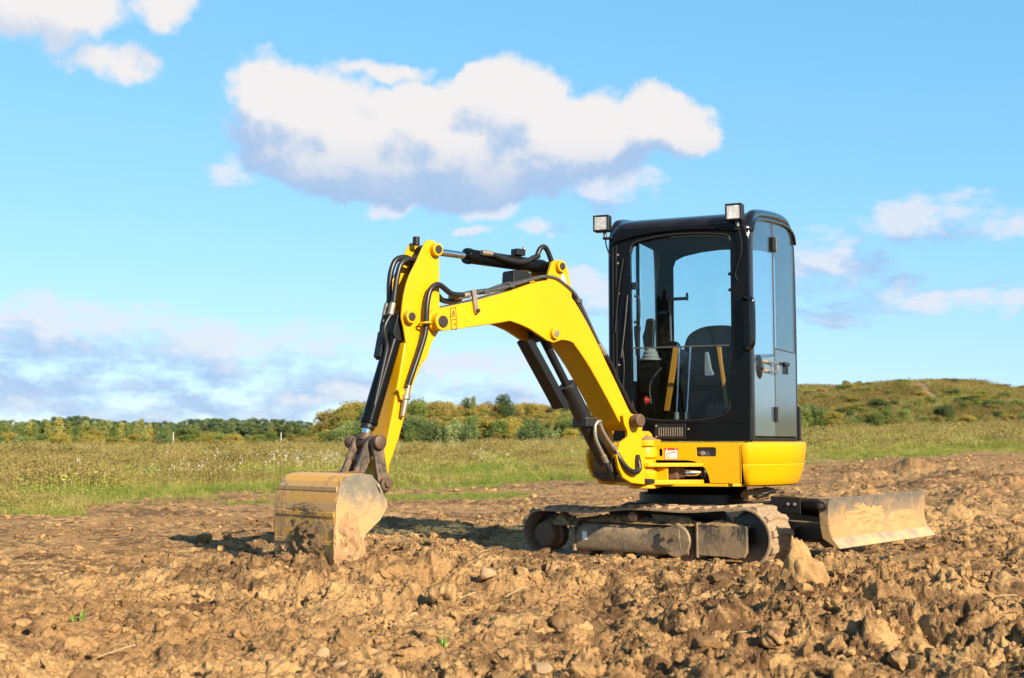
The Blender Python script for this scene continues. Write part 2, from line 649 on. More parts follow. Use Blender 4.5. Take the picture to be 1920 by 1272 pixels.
# ------------------------------------------------------------------ materials
class NT:
    def __init__(self, name, disp=False):
        self.m = bpy.data.materials.new(name)
        self.m.use_nodes = True
        self.t = self.m.node_tree
        self.t.nodes.clear()
        self.out = self.n('ShaderNodeOutputMaterial')
        self.geo = self.n('ShaderNodeNewGeometry')
        self.tc = self.n('ShaderNodeTexCoord')

    def n(self, ty, **k):
        x = self.t.nodes.new(ty)
        for a, b in k.items(): setattr(x, a, b)
        return x

    def l(self, a, b):
        self.t.links.new(a, b)

    def set(self, sock, v):
        if isinstance(v, bpy.types.NodeSocket): self.l(v, sock)
        elif isinstance(v, tuple) and len(v) == 3 and sock.type == 'RGBA': sock.default_value = (*v, 1)
        else: sock.default_value = v

    def math(self, op, *a, clamp=False):
        x = self.n('ShaderNodeMath', operation=op, use_clamp=clamp)
        for i, v in enumerate(a): self.set(x.inputs[i], v)
        return x.outputs[0]

    def noise(self, scale, det=4, rough=.5, vec=None, stretch=None, w=None, color=False, dist=0):
        x = self.n('ShaderNodeTexNoise')
        x.inputs['Scale'].default_value = scale
        x.inputs['Detail'].default_value = det
        x.inputs['Roughness'].default_value = rough
        x.inputs['Distortion'].default_value = dist
        v = vec or self.tc.outputs['Object']
        if stretch:
            mp = self.n('ShaderNodeVectorMath', operation='MULTIPLY')
            self.l(v, mp.inputs[0]); mp.inputs[1].default_value = stretch
            v = mp.outputs[0]
        self.l(v, x.inputs['Vector'])
        return x.outputs['Color' if color else 'Fac']

    def step(self, v, a, b, smooth=True):
        x = self.n('ShaderNodeMapRange', interpolation_type='SMOOTHSTEP' if smooth else 'LINEAR')
        self.set(x.inputs['Value'], v)
        x.inputs['From Min'].default_value = a; x.inputs['From Max'].default_value = b
        return x.outputs[0]

    def mix(self, f, a, b, blend='MIX'):
        x = self.n('ShaderNodeMix', data_type='RGBA', blend_type=blend)
        self.set(x.inputs['Factor'], f); self.set(x.inputs[6], a); self.set(x.inputs[7], b)
        return x.outputs[2]

    def mixf(self, f, a, b):
        x = self.n('ShaderNodeMix', data_type='FLOAT')
        self.set(x.inputs['Factor'], f); self.set(x.inputs[2], a); self.set(x.inputs[3], b)
        return x.outputs[0]

    def bump(self, h, strength=.3, dist=.01, normal=None):
        x = self.n('ShaderNodeBump')
        x.inputs['Strength'].default_value = strength
        x.inputs['Distance'].default_value = dist
        self.l(h, x.inputs['Height'])
        if normal: self.l(normal, x.inputs['Normal'])
        return x.outputs[0]

    def bsdf(self, **k):
        b = self.n('ShaderNodeBsdfPrincipled')
        for a, v in k.items():
            self.set(b.inputs[a.replace('_', ' ')], v)
        self.l(b.outputs[0], self.out.inputs['Surface'])
        return b


SOIL_L = (.59, .36, .150)
SOIL_M = (.38, .215, .086)
SOIL_D = (.105, .056, .026)
MUD = (.42, .265, .14)


def soil_nodes(t, vec=None, sc=1.0):
    n1 = t.noise(.9 * sc, 5, .6, vec)
    n2 = t.noise(7 * sc, 5, .65, vec)
    n3 = t.noise(60 * sc, 3, .7, vec)
    n0 = t.noise(.33 * sc, 4, .6, vec, stretch=(1, 1.6, 1))
    a = t.step(n1, .38, .62)
    c = t.mix(a, SOIL_M, SOIL_L)
    d = t.step(t.math('ADD', t.math('ADD', t.math('MULTIPLY', n2, .42), t.math('MULTIPLY', n1, .33)), t.math('MULTIPLY', n0, .30)), .50, .585)
    c = t.mix(t.math('MULTIPLY', d, .85), c, SOIL_D)
    c = t.mix(t.step(n3, .3, .8), t.mix(.35, c, SOIL_D), t.mix(.12, c, (.62, .46, .28)))
    return c, n2, n3


def mat_soil(name, ground=False):
    t = NT(name)
    if ground:
        vec = t.geo.outputs['Position']
    else:
        oi = t.n('ShaderNodeObjectInfo')
        ad = t.n('ShaderNodeVectorMath', operation='ADD')
        sc = t.n('ShaderNodeVectorMath', operation='SCALE')
        t.l(oi.outputs['Random'], sc.inputs['Scale']); sc.inputs[0].default_value = (37, 91, 53)
        t.l(t.geo.outputs['Position'], ad.inputs[0]); t.l(sc.outputs[0], ad.inputs[1])
        vec = t.geo.outputs['Position']
    c, n2, n3 = soil_nodes(t, vec)
    if not ground:
        rr = t.math('MULTIPLY', oi.outputs['Random'], .9)
        c = t.mix(t.math('MULTIPLY', t.step(oi.outputs['Random'], .5, 1.0), .6), c, SOIL_D)
        c = t.mix(t.math('MULTIPLY', t.step(oi.outputs['Random'], .25, 0.0), .35), c, SOIL_L)
    nb = t.noise(150, 4, .7, vec)
    nb2 = t.noise(38, 5, .65, vec)
    h = t.math('ADD', t.math('MULTIPLY', nb2, 1.0), t.math('MULTIPLY', nb, .35))
    nm = t.bump(h, .9, .016)
    if ground:
        nm = t.bump(t.noise(13, 4, .6, vec), .8, .05, nm)
        mo = t.n('ShaderNodeAttribute', attribute_name='moist').outputs['Fac']
        c = t.mix(t.math('MULTIPLY', mo, t.step(n2, .38, .60)), c, SOIL_D)
        at = t.n('ShaderNodeAttribute', attribute_name='grass')
        g = at.outputs['Fac']
        pos = t.geo.outputs['Position']
        gn = t.noise(.35, 5, .6, pos, stretch=(1, .55, 1)); gn2 = t.noise(2.2, 4, .6, pos)
        gc = t.mix(t.step(gn, .40, .60), (.26, .20, .06), (.16, .20, .035))
        gc = t.mix(t.math('MULTIPLY', t.step(gn2, .45, .7), .6), gc, (.36, .27, .11))
        # hill: patchwork of turf, heath and low scrub
        hl = t.n('ShaderNodeAttribute', attribute_name='hill').outputs['Fac']
        h1 = t.noise(.055, 5, .62, pos, stretch=(1, 1, 3)); h2 = t.noise(.28, 5, .65, pos, stretch=(1, 1, 3))
        hc = t.mix(t.step(h1, .42, .58), (.15, .155, .035), (.25, .19, .06))
        hc = t.mix(t.math('MULTIPLY', t.step(h2, .50, .62), .85), hc, (.085, .10, .028))
        hc = t.mix(t.math('MULTIPLY', t.step(h2, .42, .30), .6), hc, (.22, .26, .05))
        gc = t.mix(hl, gc, hc)
        ph = t.n('ShaderNodeAttribute', attribute_name='path').outputs['Fac']
        gc = t.mix(ph, gc, (.42, .26, .14))
        c = t.mix(g, c, gc)
    t.bsdf(Base_Color=c, Roughness=.93, Normal=nm, Specular_IOR_Level=.15)
    return t.m


def mat_paint(name, base, rough=.35, dust=.25, coat=.3, metallic=0, lowmud=0, dustc=MUD, dscale=5, spec=.5, fleck=None):
    """painted or bare metal with dust in noise patches and mud thrown up on the lower parts"""
    t = NT(name)
    ob = t.tc.outputs['Object']
    n1 = t.noise(dscale, 6, .68, ob)
    n2 = t.noise(dscale * 9, 4, .65, ob, stretch=(1, 1, .35))
    var = t.noise(1.3, 3, .5, ob)
    v = t.math('ADD', t.math('MULTIPLY', n1, .62), t.math('MULTIPLY', n2, .38))
    m = t.step(v, .70 - dust * .42, .86 - dust * .42)
    m = t.math('MULTIPLY', m, min(1, .25 + dust))
    sp = t.n('ShaderNodeSeparateXYZ'); t.l(t.geo.outputs['Normal'], sp.inputs[0])
    up = t.math('MULTIPLY', t.step(sp.outputs[2], .35, .95), t.math('MULTIPLY', t.step(n1, .35, .6), min(1, dust * 1.5)))
    m = t.math('MAXIMUM', m, up)
    if lowmud:
        sz = t.n('ShaderNodeSeparateXYZ'); t.l(t.geo.outputs['Position'], sz.inputs[0])
        lm = t.step(t.math('ADD', sz.outputs[2], t.math('MULTIPLY', t.math('SUBTRACT', n1, .5), .9 * lowmud)), lowmud, lowmud * .2)
        m = t.math('MAXIMUM', m, t.math('MULTIPLY', lm, .95))
    b = t.mix(t.step(var, .3, .7), base, tuple(x * .9 for x in base))
    if fleck:
        fl = t.step(t.noise(30, 4, .8, ob), .665, .70)
        b = t.mix(t.math('MULTIPLY', fl, .8), b, fleck)
        sk = t.step(t.noise(5, 5, .75, ob, stretch=(6, 6, .6)), .60, .80)
        b = t.mix(t.math('MULTIPLY', sk, .45), b, (.42, .24, .03))
    mc = t.mix(t.step(n2, .35, .7), dustc, tuple(x * .55 for x in dustc))
    c = t.mix(m, b, mc)
    ro = t.mixf(m, rough, .92)
    h = t.math('ADD', t.math('MULTIPLY', m, 1.0), t.math('MULTIPLY', t.noise(60, 3, .6, ob), .15))
    t.bsdf(Base_Color=c, Roughness=ro, Metallic=t.mixf(m, metallic, 0.0), Coat_Weight=t.mixf(m, coat, 0.0), Coat_Roughness=.12,
           Specular_IOR_Level=spec, Normal=t.bump(h, .35, .004))
    return t.m


def mat_glass(name, tint=(.80, .90, .90), dust=.03, refl=1.0, body=0.0, bodyc=(.1, .13, .16)):
    t = NT(name)
    tr = t.n('ShaderNodeBsdfTransparent'); tr.inputs[0].default_value = (*tint, 1)
    gl = t.n('ShaderNodeBsdfGlossy'); gl.inputs['Roughness'].default_value = .015; gl.inputs[0].default_value = (1, 1, 1, 1)
    dt = t.n('ShaderNodeVectorMath', operation='DOT_PRODUCT')
    t.l(t.geo.outputs['Normal'], dt.inputs[0]); t.l(t.geo.outputs['Incoming'], dt.inputs[1])
    gr_ = t.math('SUBTRACT', 1.0, t.math('ABSOLUTE', dt.outputs['Value']), clamp=True)
    fzz = t.math('MULTIPLY', t.math('MULTIPLY_ADD', t.math('POWER', gr_, 5.0), .96, .04), refl, clamp=True)
    m1 = t.n('ShaderNodeMixShader'); t.l(fzz, m1.inputs[0]); t.l(tr.outputs[0], m1.inputs[1]); t.l(gl.outputs[0], m1.inputs[2])
    df = t.n('ShaderNodeBsdfDiffuse'); df.inputs[0].default_value = (.5, .45, .38, 1)
    dn = t.math('MULTIPLY', t.step(t.noise(7, 6, .7), .45, .75), dust * 2)
    dn = t.math('ADD', dn, dust * .5)
    m2 = t.n('ShaderNodeMixShader'); t.l(dn, m2.inputs[0]); t.l(m1.outputs[0], m2.inputs[1]); t.l(df.outputs[0], m2.inputs[2])
    last = m2
    if body:
        d2 = t.n('ShaderNodeBsdfDiffuse'); d2.inputs[0].default_value = (*bodyc, 1)
        m3 = t.n('ShaderNodeMixShader'); m3.inputs[0].default_value = body
        t.l(m2.outputs[0], m3.inputs[1]); t.l(d2.outputs[0], m3.inputs[2]); last = m3
    t.l(last.outputs[0], t.out.inputs['Surface'])
    return t.m


def mat_plain(name, base, rough=.6, metallic=0, var=.2, scale=8, bump=0, coat=0, spec=.5):
    t = NT(name)
    n1 = t.noise(scale, 4, .6)
    c = t.mix(n1, tuple(x * (1 - var) for x in base), tuple(min(1, x * (1 + var)) for x in base))
    k = dict(Base_Color=c, Roughness=rough, Metallic=metallic, Coat_Weight=coat, Specular_IOR_Level=spec)
    if bump: k['Normal'] = t.bump(t.noise(scale * 6, 4, .65), bump, .006)
    t.bsdf(**k)
    return t.m


def mat_leaf(name, ca, cb, cc=None, trans=.35, sc=.5, rvar=.5):
    """foliage: colour varies by plant and through the crown"""
    t = NT(name)
    oi = t.n('ShaderNodeObjectInfo')
    n1 = t.noise(sc, 3, .6, t.geo.outputs['Position'])
    n2 = t.noise(sc * 6, 2, .5, t.geo.outputs['Position'])
    c = t.mix(t.step(t.math('ADD', t.math('MULTIPLY', n1, .6), t.math('MULTIPLY', n2, .4)), .35, .65), ca, cb)
    if cc: c = t.mix(t.math('MULTIPLY', t.step(oi.outputs['Random'], .35, .95), rvar), c, cc)
    br = t.math('ADD', .75, t.math('MULTIPLY', oi.outputs['Random'], .5))
    hsv = t.n('ShaderNodeHueSaturation'); t.l(c, hsv.inputs['Color']); t.l(br, hsv.inputs['Value'])
    df = t.n('ShaderNodeBsdfDiffuse'); t.l(hsv.outputs[0], df.inputs[0])
    tl = t.n('ShaderNodeBsdfTranslucent'); t.l(hsv.outputs[0], tl.inputs[0])
    mx = t.n('ShaderNodeMixShader'); mx.inputs[0].default_value = trans
    t.l(df.outputs[0], mx.inputs[1]); t.l(tl.outputs[0], mx.inputs[2]); t.l(mx.outputs[0], t.out.inputs['Surface'])
    return t.m


M = {}
M['ground'] = mat_soil('ground_soil', True)
M['soil'] = mat_soil('loose_soil')
M['yellow'] = mat_paint('yellow_paint', (.71, .365, .001), .38, .16, .06, spec=.3, lowmud=0, dscale=4, fleck=(.30, .17, .05))
M['yellow_low'] = mat_paint('yellow_paint_dusty', (.71, .365, .001), .40, .26, .05, spec=.3, lowmud=.42, dscale=6)
M['black'] = mat_paint('black_paint', (.004, .004, .0045), .20, .05, .04, spec=.15, dscale=6, dustc=(.22, .17, .12))
M['gloss'] = mat_paint('glossy_black_tube_paint', (.004, .004, .0045), .16, .05, .55, spec=.4, dscale=6, dustc=(.22, .17, .12))
M['blackmatt'] = mat_paint('black_plastic', (.010, .010, .011), .45, .12, 0, spec=.35, dscale=6, dustc=(.25, .18, .12))
M['blackmud'] = mat_paint('black_steel_muddy', (.012, .012, .012), .42, .30, .1, lowmud=.20, dscale=5, dustc=(.40, .27, .15))
M['frame'] = mat_paint('track_frame_paint', (.030, .036, .036), .42, .72, .1, lowmud=.26, dscale=6, dustc=(.36, .25, .14))
M['rubber'] = mat_paint('muddy_rubber', (.03, .027, .024), .8, .92, 0, lowmud=.3, dscale=9, dustc=(.38, .27, .165), spec=.2)
M['hose'] = mat_paint('hose_rubber', (.012, .012, .012), .38, .14, .0, dscale=12, dustc=(.22, .16, .1))
M['chrome'] = mat_plain('chrome', (.75, .76, .78), .10, 1.0, .05)
M['fitting'] = mat_plain('zinc_fitting', (.34, .29, .22), .45, .7, .4, 30, .4)
M['linkmud'] = mat_paint('muddy_link_steel', (.05, .042, .035), .5, .62, 0, dscale=11, dustc=(.30, .19, .11))
M['steelmud'] = mat_paint('rusty_pin', (.13, .08, .05), .6, .45, 0, metallic=.4, dscale=14, dustc=(.27, .165, .09))
M['pin'] = mat_plain('pin_cap', (.035, .03, .028), .5, .3, .3, 20, .4)
M['grey'] = mat_plain('grey_steel_pipe', (.10, .10, .10), .42, .5, .4, 20, .3)
M['bucket'] = None
M['mud'] = mat_plain('dried_mud', (.33, .205, .105), .95, 0, .35, 9, .9, spec=.1)
M['darkmud'] = mat_plain('wet_mud', (.21, .13, .066), .95, 0, .35, 9, .9, spec=.1)
M['glass'] = mat_glass('window_glass', (.84, .92, .94), .004, .5)
M['glassclear'] = mat_glass('windscreen_glass', (.88, .94, .95), .002, .35)
M['glassshade'] = mat_glass('cab_shade_windscreen_glass', (.74, .78, .79), .002, .30)  # darker tint stands in for the shade inside the lower cab
M['sideglass'] = mat_glass('door_glass', (.84, .91, .96), .01, 1.2)
M['panelsky'] = mat_paint('door_leaf_paint_sky_reflection', (.095, .135, .18), .14, .05, 1.0, dscale=5, dustc=(.25, .22, .18))  # dark gloss paint, with the sky's blue reflection put into its base colour
M['panel'] = mat_paint('door_panel_paint', (.045, .052, .065), .16, .06, .9, dscale=5, dustc=(.25, .2, .15))
M['inner'] = mat_plain('cab_lining', (.006, .0065, .007), .8, 0, .3, spec=.05)
M['seat'] = mat_plain('seat_vinyl', (.008, .009, .010), .42, 0, .3, 12, .2, spec=.2)
M['boot'] = mat_plain('grey_boot', (.25, .27, .27), .6, 0, .2)
M['orange'] = mat_plain('boom_reflection', (.55, .24, .02), .4, 0, .2)  # colour of the boom as mirrored in the windscreen
M['red'] = mat_plain('red_plastic', (.65, .03, .02), .4)
M['blademud'] = mat_plain('orange_mud', (.42, .255, .115), .95, 0, .25, 9, .9, spec=.1)
M['white'] = mat_plain('sticker_white', (.72, .72, .70), .5, 0, .1, 30)
M['redsticker'] = mat_plain('sticker_red', (.55, .03, .03), .5)
M['ink'] = mat_plain('sticker_ink', (.02, .02, .02), .5)
M['lens'] = mat_plain('lamp_lens', (.55, .54, .50), .12, .35, .35, 60, .8, coat=1)
M['seal'] = mat_plain('rubber_seal', (.012, .012, .012), .6)
M['bark'] = mat_plain('bark', (.12, .09, .06), .9, 0, .4, 3)
M['birchbark'] = mat_plain('birch_bark', (.45, .42, .36), .9, 0, .4, 3)
M['wood'] = mat_plain('grey_pole', (.55, .50, .42), .8, 0, .2)
M['straw'] = mat_plain('straw', (.46, .35, .18), .8, 0, .3, 30)
M['sprout'] = mat_plain('sprout_green', (.16, .30, .035), .6, 0, .3, 20)
M['stone'] = mat_paint('stone', (.50, .25, .09), .8, .2, 0, dscale=9, dustc=(.45, .30, .16), spec=.2)
M['stonepale'] = mat_paint('pale_stone', (.42, .27, .14), .85, .6, 0, dscale=9, dustc=(.45, .32, .2), spec=.2)


def mat_bucket():
    """worn yellow paint in bands, bare steel and caked sand"""
    t = NT('bucket_steel')
    ob = t.tc.outputs['Object']
    pos = t.n('ShaderNodeSeparateXYZ'); t.l(ob, pos.inputs[0])
    n1 = t.noise(6, 6, .7, ob); n2 = t.noise(22, 5, .7, ob, stretch=(1, 1, .25)); n3 = t.noise(3.2, 4, .6, ob)
    band = t.math('SINE', t.math('ADD', t.math('MULTIPLY', pos.outputs[2], 62.0), t.math('MULTIPLY', n1, 5.0)))
    c = t.mix(t.step(t.math('ADD', t.math('MULTIPLY', band, .25), n1), .35, .75), (.64, .33, .05), (.54, .32, .12))
    c = t.mix(t.step(t.math('ADD', t.math('MULTIPLY', n3, .6), t.math('MULTIPLY', n2, .4)), .55, .60), c, (.16, .145, .12))
    mudf = t.step(t.math('ADD', t.math('ADD', n1, t.math('MULTIPLY', n2, .25)), t.math('MULTIPLY', pos.outputs[2], -.42)), .43, .52)
    mc = t.mix(n2, (.50, .31, .14), (.35, .205, .09))
    c = t.mix(t.math('MULTIPLY', mudf, .92), c, mc)
    h = t.math('ADD', mudf, t.math('MULTIPLY', n2, .3))
    t.bsdf(Base_Color=c, Roughness=t.mixf(mudf, .42, .95), Metallic=0.0, Normal=t.bump(h, .6, .008), Coat_Weight=0.0)
    return t.m


def mat_bucket_side(name='bucket_side_steel', base=(.19, .17, .13), mud_c=(.50, .31, .135), z0=.40, z1=.62, ang=0.0):
    t = NT(name)
    ob = t.tc.outputs['Object']
    pos = t.n('ShaderNodeSeparateXYZ'); t.l(ob, pos.inputs[0])
    n1 = t.noise(5, 6, .7, ob); n2 = t.noise(26, 5, .7, ob)
    zz = t.math('ADD', pos.outputs[2], t.math('MULTIPLY', t.math('SUBTRACT', n1, .5), .55))
    zz = t.math('ADD', zz, t.math('MULTIPLY', t.math('SUBTRACT', n2, .5), .10))
    mudf = t.step(zz, z1, z0)
    b = t.mix(t.step(n2, .3, .7), base, tuple(x * .72 for x in base))
    b = t.mix(t.step(n1, .52, .66), b, (.26, .19, .10))
    mc = t.mix(n2, mud_c, tuple(x * .7 for x in mud_c))
    c = t.mix(mudf, b, mc)
    h = t.math('ADD', mudf, t.math('MULTIPLY', n2, .25))
    t.bsdf(Base_Color=c, Roughness=t.mixf(mudf, .45, .95), Metallic=0.0, Normal=t.bump(h, .6, .008))
    return t.m


M['bucket'] = mat_bucket()
M['bucketside'] = mat_bucket_side()
M['blade'] = mat_bucket_side('blade_steel', (.15, .14, .12), (.42, .25, .105), .30, .50)

M['bladegrey'] = mat_bucket_side('cutting_edge_steel', (.22, .21, .21), (.58, .38, .19), .12, .34)

# ------------------------------------------------------------------ ground
def build_ground():
    ang_in = np.linspace(-R(27), R(27), 900)
    ang_r = R(27) + (R(333) - R(27)) * (np.linspace(0, 1, 90)[1:-1])
    ang = np.concatenate([ang_in, ang_r])
    na = len(ang)
    # rings evenly spaced on the picture near by, geometric far away
    r = [1.2]
    while r[-1] < 3.0: r.append(r[-1] * 1.06)
    while r[-1] < 40:
        d = max(.0075, r[-1] ** 2 / (FPX * .815) * .62)
        r.append(r[-1] + min(d, .25))
    while r[-1] < 5000:
        r.append(r[-1] * 1.0 + max(.3, (r[-1] - 35) * .035))
    r = np.array(r)
    nr = len(r)
    A, Rr = np.meshgrid(ang, r)
    X = Rr * np.sin(A); Y = Rr * np.cos(A)
    g = grass_mask(X, Y)
    Zb = base_z(X, Y)
    near = Rr < 62
    Zf = np.zeros_like(X)
    Zf[near] = fine_z(X[near], Y[near], g[near])
    Zt = Zb + Zf
    # sideways shoves so that crumbs do not read as a height field
    shove = ss(12, 6, Rr) * .012
    X2 = X + shove * fbm(X * 9, Y * 9, 2, 111); Y2 = Y + shove * fbm(X * 9, Y * 9, 2, 115)
    co = np.stack([X2, Y2, Zt], -1).reshape(-1, 3)
    co = np.vstack([co, [[0, 0, float(Zt[0].mean())]]])
    i = np.arange(nr - 1)[:, None] * na; j = np.arange(na)[None, :]; j2 = (j + 1) % na
    q = np.stack([i + j, i + j2, i + na + j2, i + na + j], -1).reshape(-1, 4)
    q = q[:, ::-1]
    nq = len(q)
    tri = np.stack([np.arange(na), (np.arange(na) + 1) % na, np.full(na, nr * na)], -1)
    me = bpy.data.meshes.new('ground')
    me.vertices.add(len(co)); me.vertices.foreach_set('co', co.astype(np.float32).ravel())
    li = np.concatenate([q.ravel(), tri.ravel()]).astype(np.int32)
    me.loops.add(len(li)); me.loops.foreach_set('vertex_index', li)
    st = np.concatenate([np.arange(nq) * 4, nq * 4 + np.arange(na) * 3]).astype(np.int32)
    me.polygons.add(len(st)); me.polygons.foreach_set('loop_start', st)
    me.update(calc_edges=True)
    me.polygons.foreach_set('use_smooth', [True] * len(st))
    D = Rr
    px = 960 + FPX * X / np.maximum(Y, 1)
    hillm = ss(95, 125, D) * (Y > 0) * ss(480, 640, px)
    # trodden path up the right-hand slope
    t_ = (D - 145) / (178 - 145)
    pc = 1752 + (1700 - 1752) * t_ + 3.0 * np.sin(D * .4)
    pth = np.exp(-((px - pc) / 8.0) ** 4) * ss(146, 150, D) * ss(182, 176, D)
    moist = np.clip(.05 + .80 * ss(.0, .45, fbm(X / 1.9, Y / 1.2, 3, 201) - .04 + .42 * ss(950, 1500, px) * ss(8.3, 7, D)), 0, 1) * (.25 + .75 * ss(14, 8, D))
    for nm, arr in (('grass', g), ('hill', hillm), ('path', pth), ('moist', moist)):
        at = me.attributes.new(nm, 'FLOAT', 'POINT')
        at.data.foreach_set('value', np.append(arr.reshape(-1), 0).astype(np.float32))
    me.materials.append(M['ground'])
    o = bpy.data.objects.new('ground', me)
    COL.objects.link(o)
    tag(o, kind='structure')
    print('ground quads', nq, nr, na)


build_ground()

# ------------------------------------------------------------------ scatter by geometry nodes (stuff)
def scatter(name, pos, rot, scl, idx, variants, label, cat):
    n = len(pos)
    me = bpy.data.meshes.new(name)
    me.vertices.add(n)
    me.vertices.foreach_set('co', np.asarray(pos, np.float32).ravel())
    a = me.attributes.new('rot', 'FLOAT_VECTOR', 'POINT'); a.data.foreach_set('vector', np.asarray(rot, np.float32).ravel())
    a = me.attributes.new('scl', 'FLOAT_VECTOR', 'POINT'); a.data.foreach_set('vector', np.asarray(scl, np.float32).ravel())
    a = me.attributes.new('idx', 'INT', 'POINT'); a.data.foreach_set('value', np.asarray(idx, np.int32))
    o = bpy.data.objects.new(name, me)
    COL.objects.link(o)
    vc = bpy.data.collections.new(name + '_variants')
    for i, v in enumerate(variants):
        ob = bpy.data.objects.new('%s_piece_%02d' % (name, i), v)
        vc.objects.link(ob)
    ng = bpy.data.node_groups.new(name + '_scatter', 'GeometryNodeTree')
    ng.interface.new_socket('Geometry', in_out='INPUT', socket_type='NodeSocketGeometry')
    ng.interface.new_socket('Geometry', in_out='OUTPUT', socket_type='NodeSocketGeometry')
    N, L = ng.nodes, ng.links
    gi, go = N.new('NodeGroupInput'), N.new('NodeGroupOutput')
    mp = N.new('GeometryNodeMeshToPoints')
    ci = N.new('GeometryNodeCollectionInfo')
    ci.inputs['Collection'].default_value = vc
    ci.inputs['Separate Children'].default_value = True
    ci.inputs['Reset Children'].default_value = True
    ip = N.new('GeometryNodeInstanceOnPoints')
    ip.inputs['Pick Instance'].default_value = True

    def attr(nm, ty):
        x = N.new('GeometryNodeInputNamedAttribute'); x.data_type = ty; x.inputs['Name'].default_value = nm
        return x.outputs['Attribute']
    L.new(gi.outputs[0], mp.inputs['Mesh']); L.new(mp.outputs[0], ip.inputs['Points'])
    L.new(ci.outputs[0], ip.inputs['Instance'])
    L.new(attr('idx', 'INT'), ip.inputs['Instance Index'])
    er = N.new('FunctionNodeEulerToRotation')
    L.new(attr('rot', 'FLOAT_VECTOR'), er.inputs[0]); L.new(er.outputs[0], ip.inputs['Rotation'])
    L.new(attr('scl', 'FLOAT_VECTOR'), ip.inputs['Scale'])
    L.new(ip.outputs[0], go.inputs[0])
    md = o.modifiers.new('scatter', 'NODES'); md.node_group = ng
    tag(o, label, cat, kind='stuff')
    return o


def clod_mesh(seed, sub=3, mat=None, rough=.35, flat=.72):
    bm = bmesh.new()
    bmesh.ops.create_icosphere(bm, subdivisions=sub, radius=1)
    rs = np.random.RandomState(seed)
    co = np.array([v.co[:] for v in bm.verts])
    # a few planes cut the ball into a broken lump
    d = np.ones(len(co))
    for k in range(9):
        nrm = rs.normal(size=3); nrm /= np.linalg.norm(nrm)
        h = .55 + .4 * rs.rand()
        dp = co @ nrm
        d = np.minimum(d, np.where(dp > 1e-3, h / np.maximum(dp, 1e-3), 9))
    o1 = rs.rand(3) * 50
    n = fbm(co[:, 0] * 1.3 + o1[0] + co[:, 2] * .7, co[:, 1] * 1.3 + o1[1] - co[:, 2] * .9, 3, seed % 50)
    n2 = fbm(co[:, 0] * 4 + o1[0] + co[:, 2] * 3, co[:, 1] * 4 + o1[2] - co[:, 2] * 2.7, 3, seed % 50 + 3)
    d = d * (1 + rough * n + rough * .45 * n2)
    co = co * d[:, None]
    co[:, 2] *= flat
    for v, c in zip(bm.verts, co): v.co = c
    me = bpy.data.meshes.new('soil_clod')
    bm.to_mesh(me); bm.free()
    me.polygons.foreach_set('use_smooth', [True] * len(me.polygons))
    if sub < 4: me.set_sharp_from_angle(angle=R(48))
    me.materials.append(mat or M['soil'])
    return me


def in_view_pts(n, rmin, rmax, half=26, power=1.0, rs=None):
    u = rs.rand(n)
    # power 2: even over the ground; smaller: more of them near by
    r = (rmin ** power + u * (rmax ** power - rmin ** power)) ** (1 / power)
    a = (rs.rand(n) * 2 - 1) * R(half)
    return r * np.sin(a), r * np.cos(a)


def build_clods():
    rs = np.random.RandomState(5)
    var = [clod_mesh(100 + i, 2 if i < 6 else 3) for i in range(12)]
    x1, y1 = in_view_pts(75000, 2.6, 14, 26, .9, rs)
    x2, y2 = in_view_pts(26000, 9, 42, 25, 1.1, rs)
    X = np.concatenate([x1, x2]); Y = np.concatenate([y1, y2])
    u, v = uv_of(X, Y)
    dens = ss(-.45, .5, fbm(X / .8, Y / .8, 3, 141) + .35 * fbm(X / 3, Y / 3, 2, 145)) * .9 + .1
    g = grass_mask(X, Y)
    px = 960 + FPX * X / Y
    D = np.hypot(X, Y)
    smoothz = ss(600, 300, px) * ss(6.2, 7.6, D) * ss(16, 12, D)
    bed = (np.abs(u) < 1.15) & (np.abs(v) < .84)
    kd = (X - C0.x - KPo.x) * Bv.x + (Y - C0.y - KPo.y) * Bv.y
    kn = (X - C0.x - KPo.x) * Nv.x + (Y - C0.y - KPo.y) * Nv.y
    inb = (kd > 2.35) & (kd < 2.72) & (np.abs(kn) < .29)
    keep = (rs.rand(len(X)) < dens * (1 - g) * (1 - .7 * smoothz)) & ~bed & ~inb
    X, Y, D = X[keep], Y[keep], D[keep]
    n = len(X)
    s = (.0035 + .0045 * rs.pareto(2.2, n)) * (1 + .55 * ss(8, 20, D))
    s = np.clip(s, .0035, .038) * (1 + .5 * ss(12, 30, D))
    Zz = base_z(X, Y) + fine_z(X, Y) + s * .15
    rot = rs.rand(n, 3) * np.array([.6, .6, 6.28])
    scl = s[:, None] * (.8 + .5 * rs.rand(n, 3))
    idx = np.where(s > .02, rs.randint(6, 12, n), rs.randint(0, 6, n))
    scatter('loose_soil', np.stack([X, Y, Zz], 1), rot, scl, idx, var, 'crumbs and small clods of loose brown soil strewn over the turned ground', 'soil')
    print('clods', n)


build_clods()


def at(px, py, D=None, z=None):
    """a point on the ground under a given line of sight"""
    dx, dy = (px - 960) / FPX, (636 - py) / FPX
    v = Vector((dx, math.cos(PITCH) - dy * math.sin(PITCH), math.sin(PITCH) + dy * math.cos(PITCH)))
    if D: return v.x / v.y * D, D
    zz = .08
    for _ in range(30):
        t = (zz - HCAM) / v.z
        x, y = v.x * t, v.y * t
        zz = .5 * zz + .5 * float(base_z(np.array([x]), np.array([y]))[0])
    return x, y


